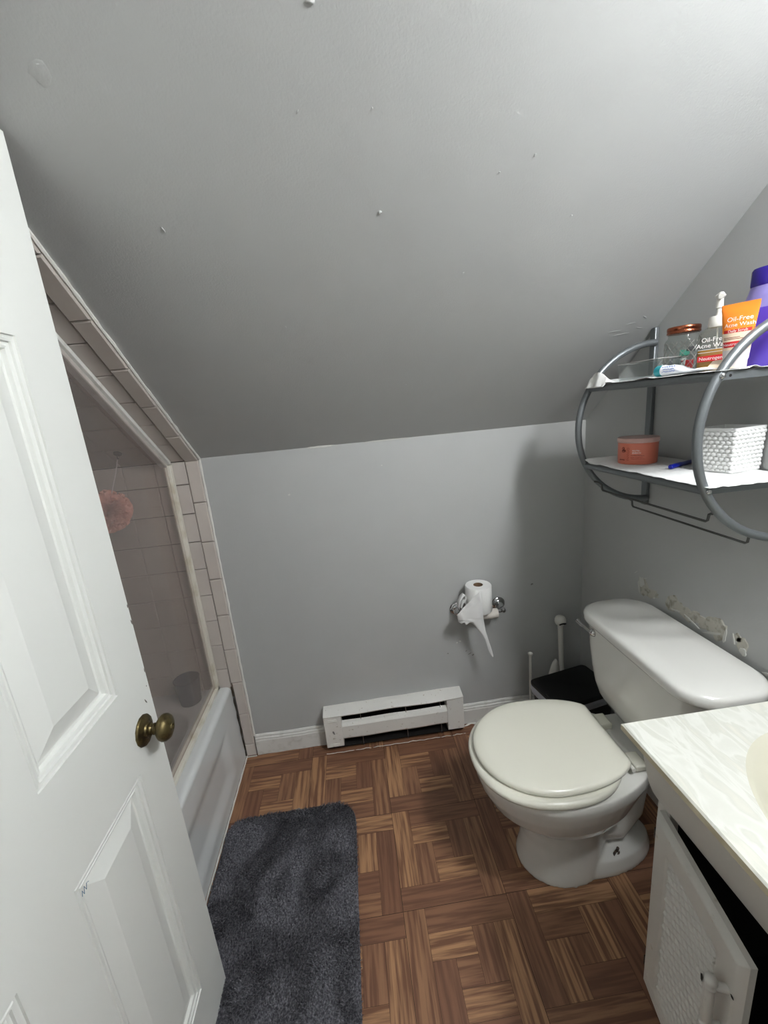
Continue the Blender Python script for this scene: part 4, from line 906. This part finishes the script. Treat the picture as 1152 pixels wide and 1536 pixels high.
# ------------------------------------------------------------------ rug
rx0, rx1, ry0, ry1, rr_ = -.574, -.118, .30, 1.252, .075
def in_rug(x, y, m=0):
    dx = max(rx0 + rr_ - x, x - rx1 + rr_, 0); dy = max(ry0 + rr_ - y, y - ry1 + rr_, 0); return math.hypot(dx, dy) <= rr_ - m
rg = random.Random(21)
mb = MB()
mb.loft([rr2(rx0, rx1, ry0, ry1, rr_, .001, 12), rr2(rx0, rx1, ry0, ry1, rr_, .008, 12), rr2(rx0 + .004, rx1 - .004, ry0 + .004, ry1 - .004, rr_, .0125, 12)])
verts = mb.v; faces = mb.f
nb = 0
while nb < 90000:
    x, y = rg.uniform(rx0, rx1), rg.uniform(.45 if rg.random() < .9 else ry0, ry1)
    if not in_rug(x, y, .002): continue
    nb += 1
    q = noise.noise(Vector((x * 9, y * 9, 1))); q2 = noise.noise(Vector((x * 28, y * 28, 5)))
    h = .0140 + .003 * q + .004 * q2 + rg.uniform(-.003, .003); a = 6.28 * (noise.noise(Vector((x * 7, y * 7, 9))) + rg.uniform(-.22, .22)); ln = rg.uniform(.004, .011)
    w = .0016; dx, dy = math.cos(a), math.sin(a); k = len(verts)
    verts += [(x - dy * w, y + dx * w, .010), (x + dy * w, y - dx * w, .010), (x + dx * ln * .5 + dy * w * .7, y + dy * ln * .5 - dx * w * .7, .010 + h * .62), (x + dx * ln * .5 - dy * w * .7, y + dy * ln * .5 + dx * w * .7, .010 + h * .62), (x + dx * ln, y + dy * ln, .008 + h)]
    faces += [(k, k + 1, k + 2, k + 3), (k + 3, k + 2, k + 4)]
mb.m = [0] * len(faces)
M_rug = mat('charcoal_pile', (72, 72, 79), .95, vary=((136, 135, 141), 210, .38, .66))
tag(mb.build('bath_rug', M_rug, base=(-.35, .8, 0)), 'charcoal grey shaggy bath rug on the parquet floor alongside the tub', 'rug')
# ------------------------------------------------------------------ vanity light on the right wall above the basin (outside the picture)
def emitter(name, rgb, s):
    m = bpy.data.materials.new(name); m.use_nodes = True; b = m.node_tree.nodes['Principled BSDF']
    b.inputs['Base Color'].default_value = (1, 1, 1, 1); b.inputs['Emission Color'].default_value = lin(rgb); b.inputs['Emission Strength'].default_value = s; return m
LY = .07
vl = thing('wall_light', (R, LY, 2.09), 'two-globe chrome wall light high on the wall above the vanity', 'wall light')
MB().box((R - .022, LY - .20, 2.055), (R - .001, LY + .20, 2.125)).build('back_bar', M_chrome, vl, bevel=.006)
for y in (LY - .13, LY + .13):
    mb = MB(); mb.lathe([(.03, -.080), (.03, -.072), (.05, -.055), (.066, -.03), (.072, 0), (.066, .03), (.05, .052), (.03, .066), (.002, .072)], (R - .105, y, 2.09), (-1, 0, 0), 24)
    mb.build('globe', emitter('globe_glow', (249, 252, 255), 33), vl, smooth=True, angle=180)
w = bpy.data.worlds.new('world'); S.world = w; w.use_nodes = True
w.node_tree.nodes['Background'].inputs[0].default_value = (.8, .85, .9, 1); w.node_tree.nodes['Background'].inputs[1].default_value = .8
# ------------------------------------------------------------------ camera
cam = bpy.data.cameras.new('camera'); co = bpy.data.objects.new('camera', cam); COL.objects.link(co)
RM = [[0.9913495882532358, -0.09370207755071103, -0.09190165685568548], [0.11146345636175073, 0.23137250215156982, 0.9664588264090788], [0.06929568360317775, 0.9683422359428521, -0.23981539217315873]]
r_, u_, f_ = [Vector(v) for v in RM]
Mc = Matrix(((r_.x, u_.x, -f_.x, 0), (r_.y, u_.y, -f_.y, 0), (r_.z, u_.z, -f_.z, 1.4053), (0, 0, 0, 1)))
co.matrix_world = Mc
cam.sensor_fit = 'HORIZONTAL'; cam.sensor_width = 36; cam.lens = 621.58 / 1152 * 36; cam.clip_start = .01
S.camera = co
S.view_settings.view_transform = 'Standard'; S.view_settings.look = 'None'; S.view_settings.gamma = 1; S.view_settings.use_curve_mapping = False
S.view_settings.exposure = 2.25
S.cycles.use_denoising = True
S.cycles.max_bounces = 10; S.cycles.transparent_max_bounces = 16; S.cycles.sample_clamp_indirect = 6
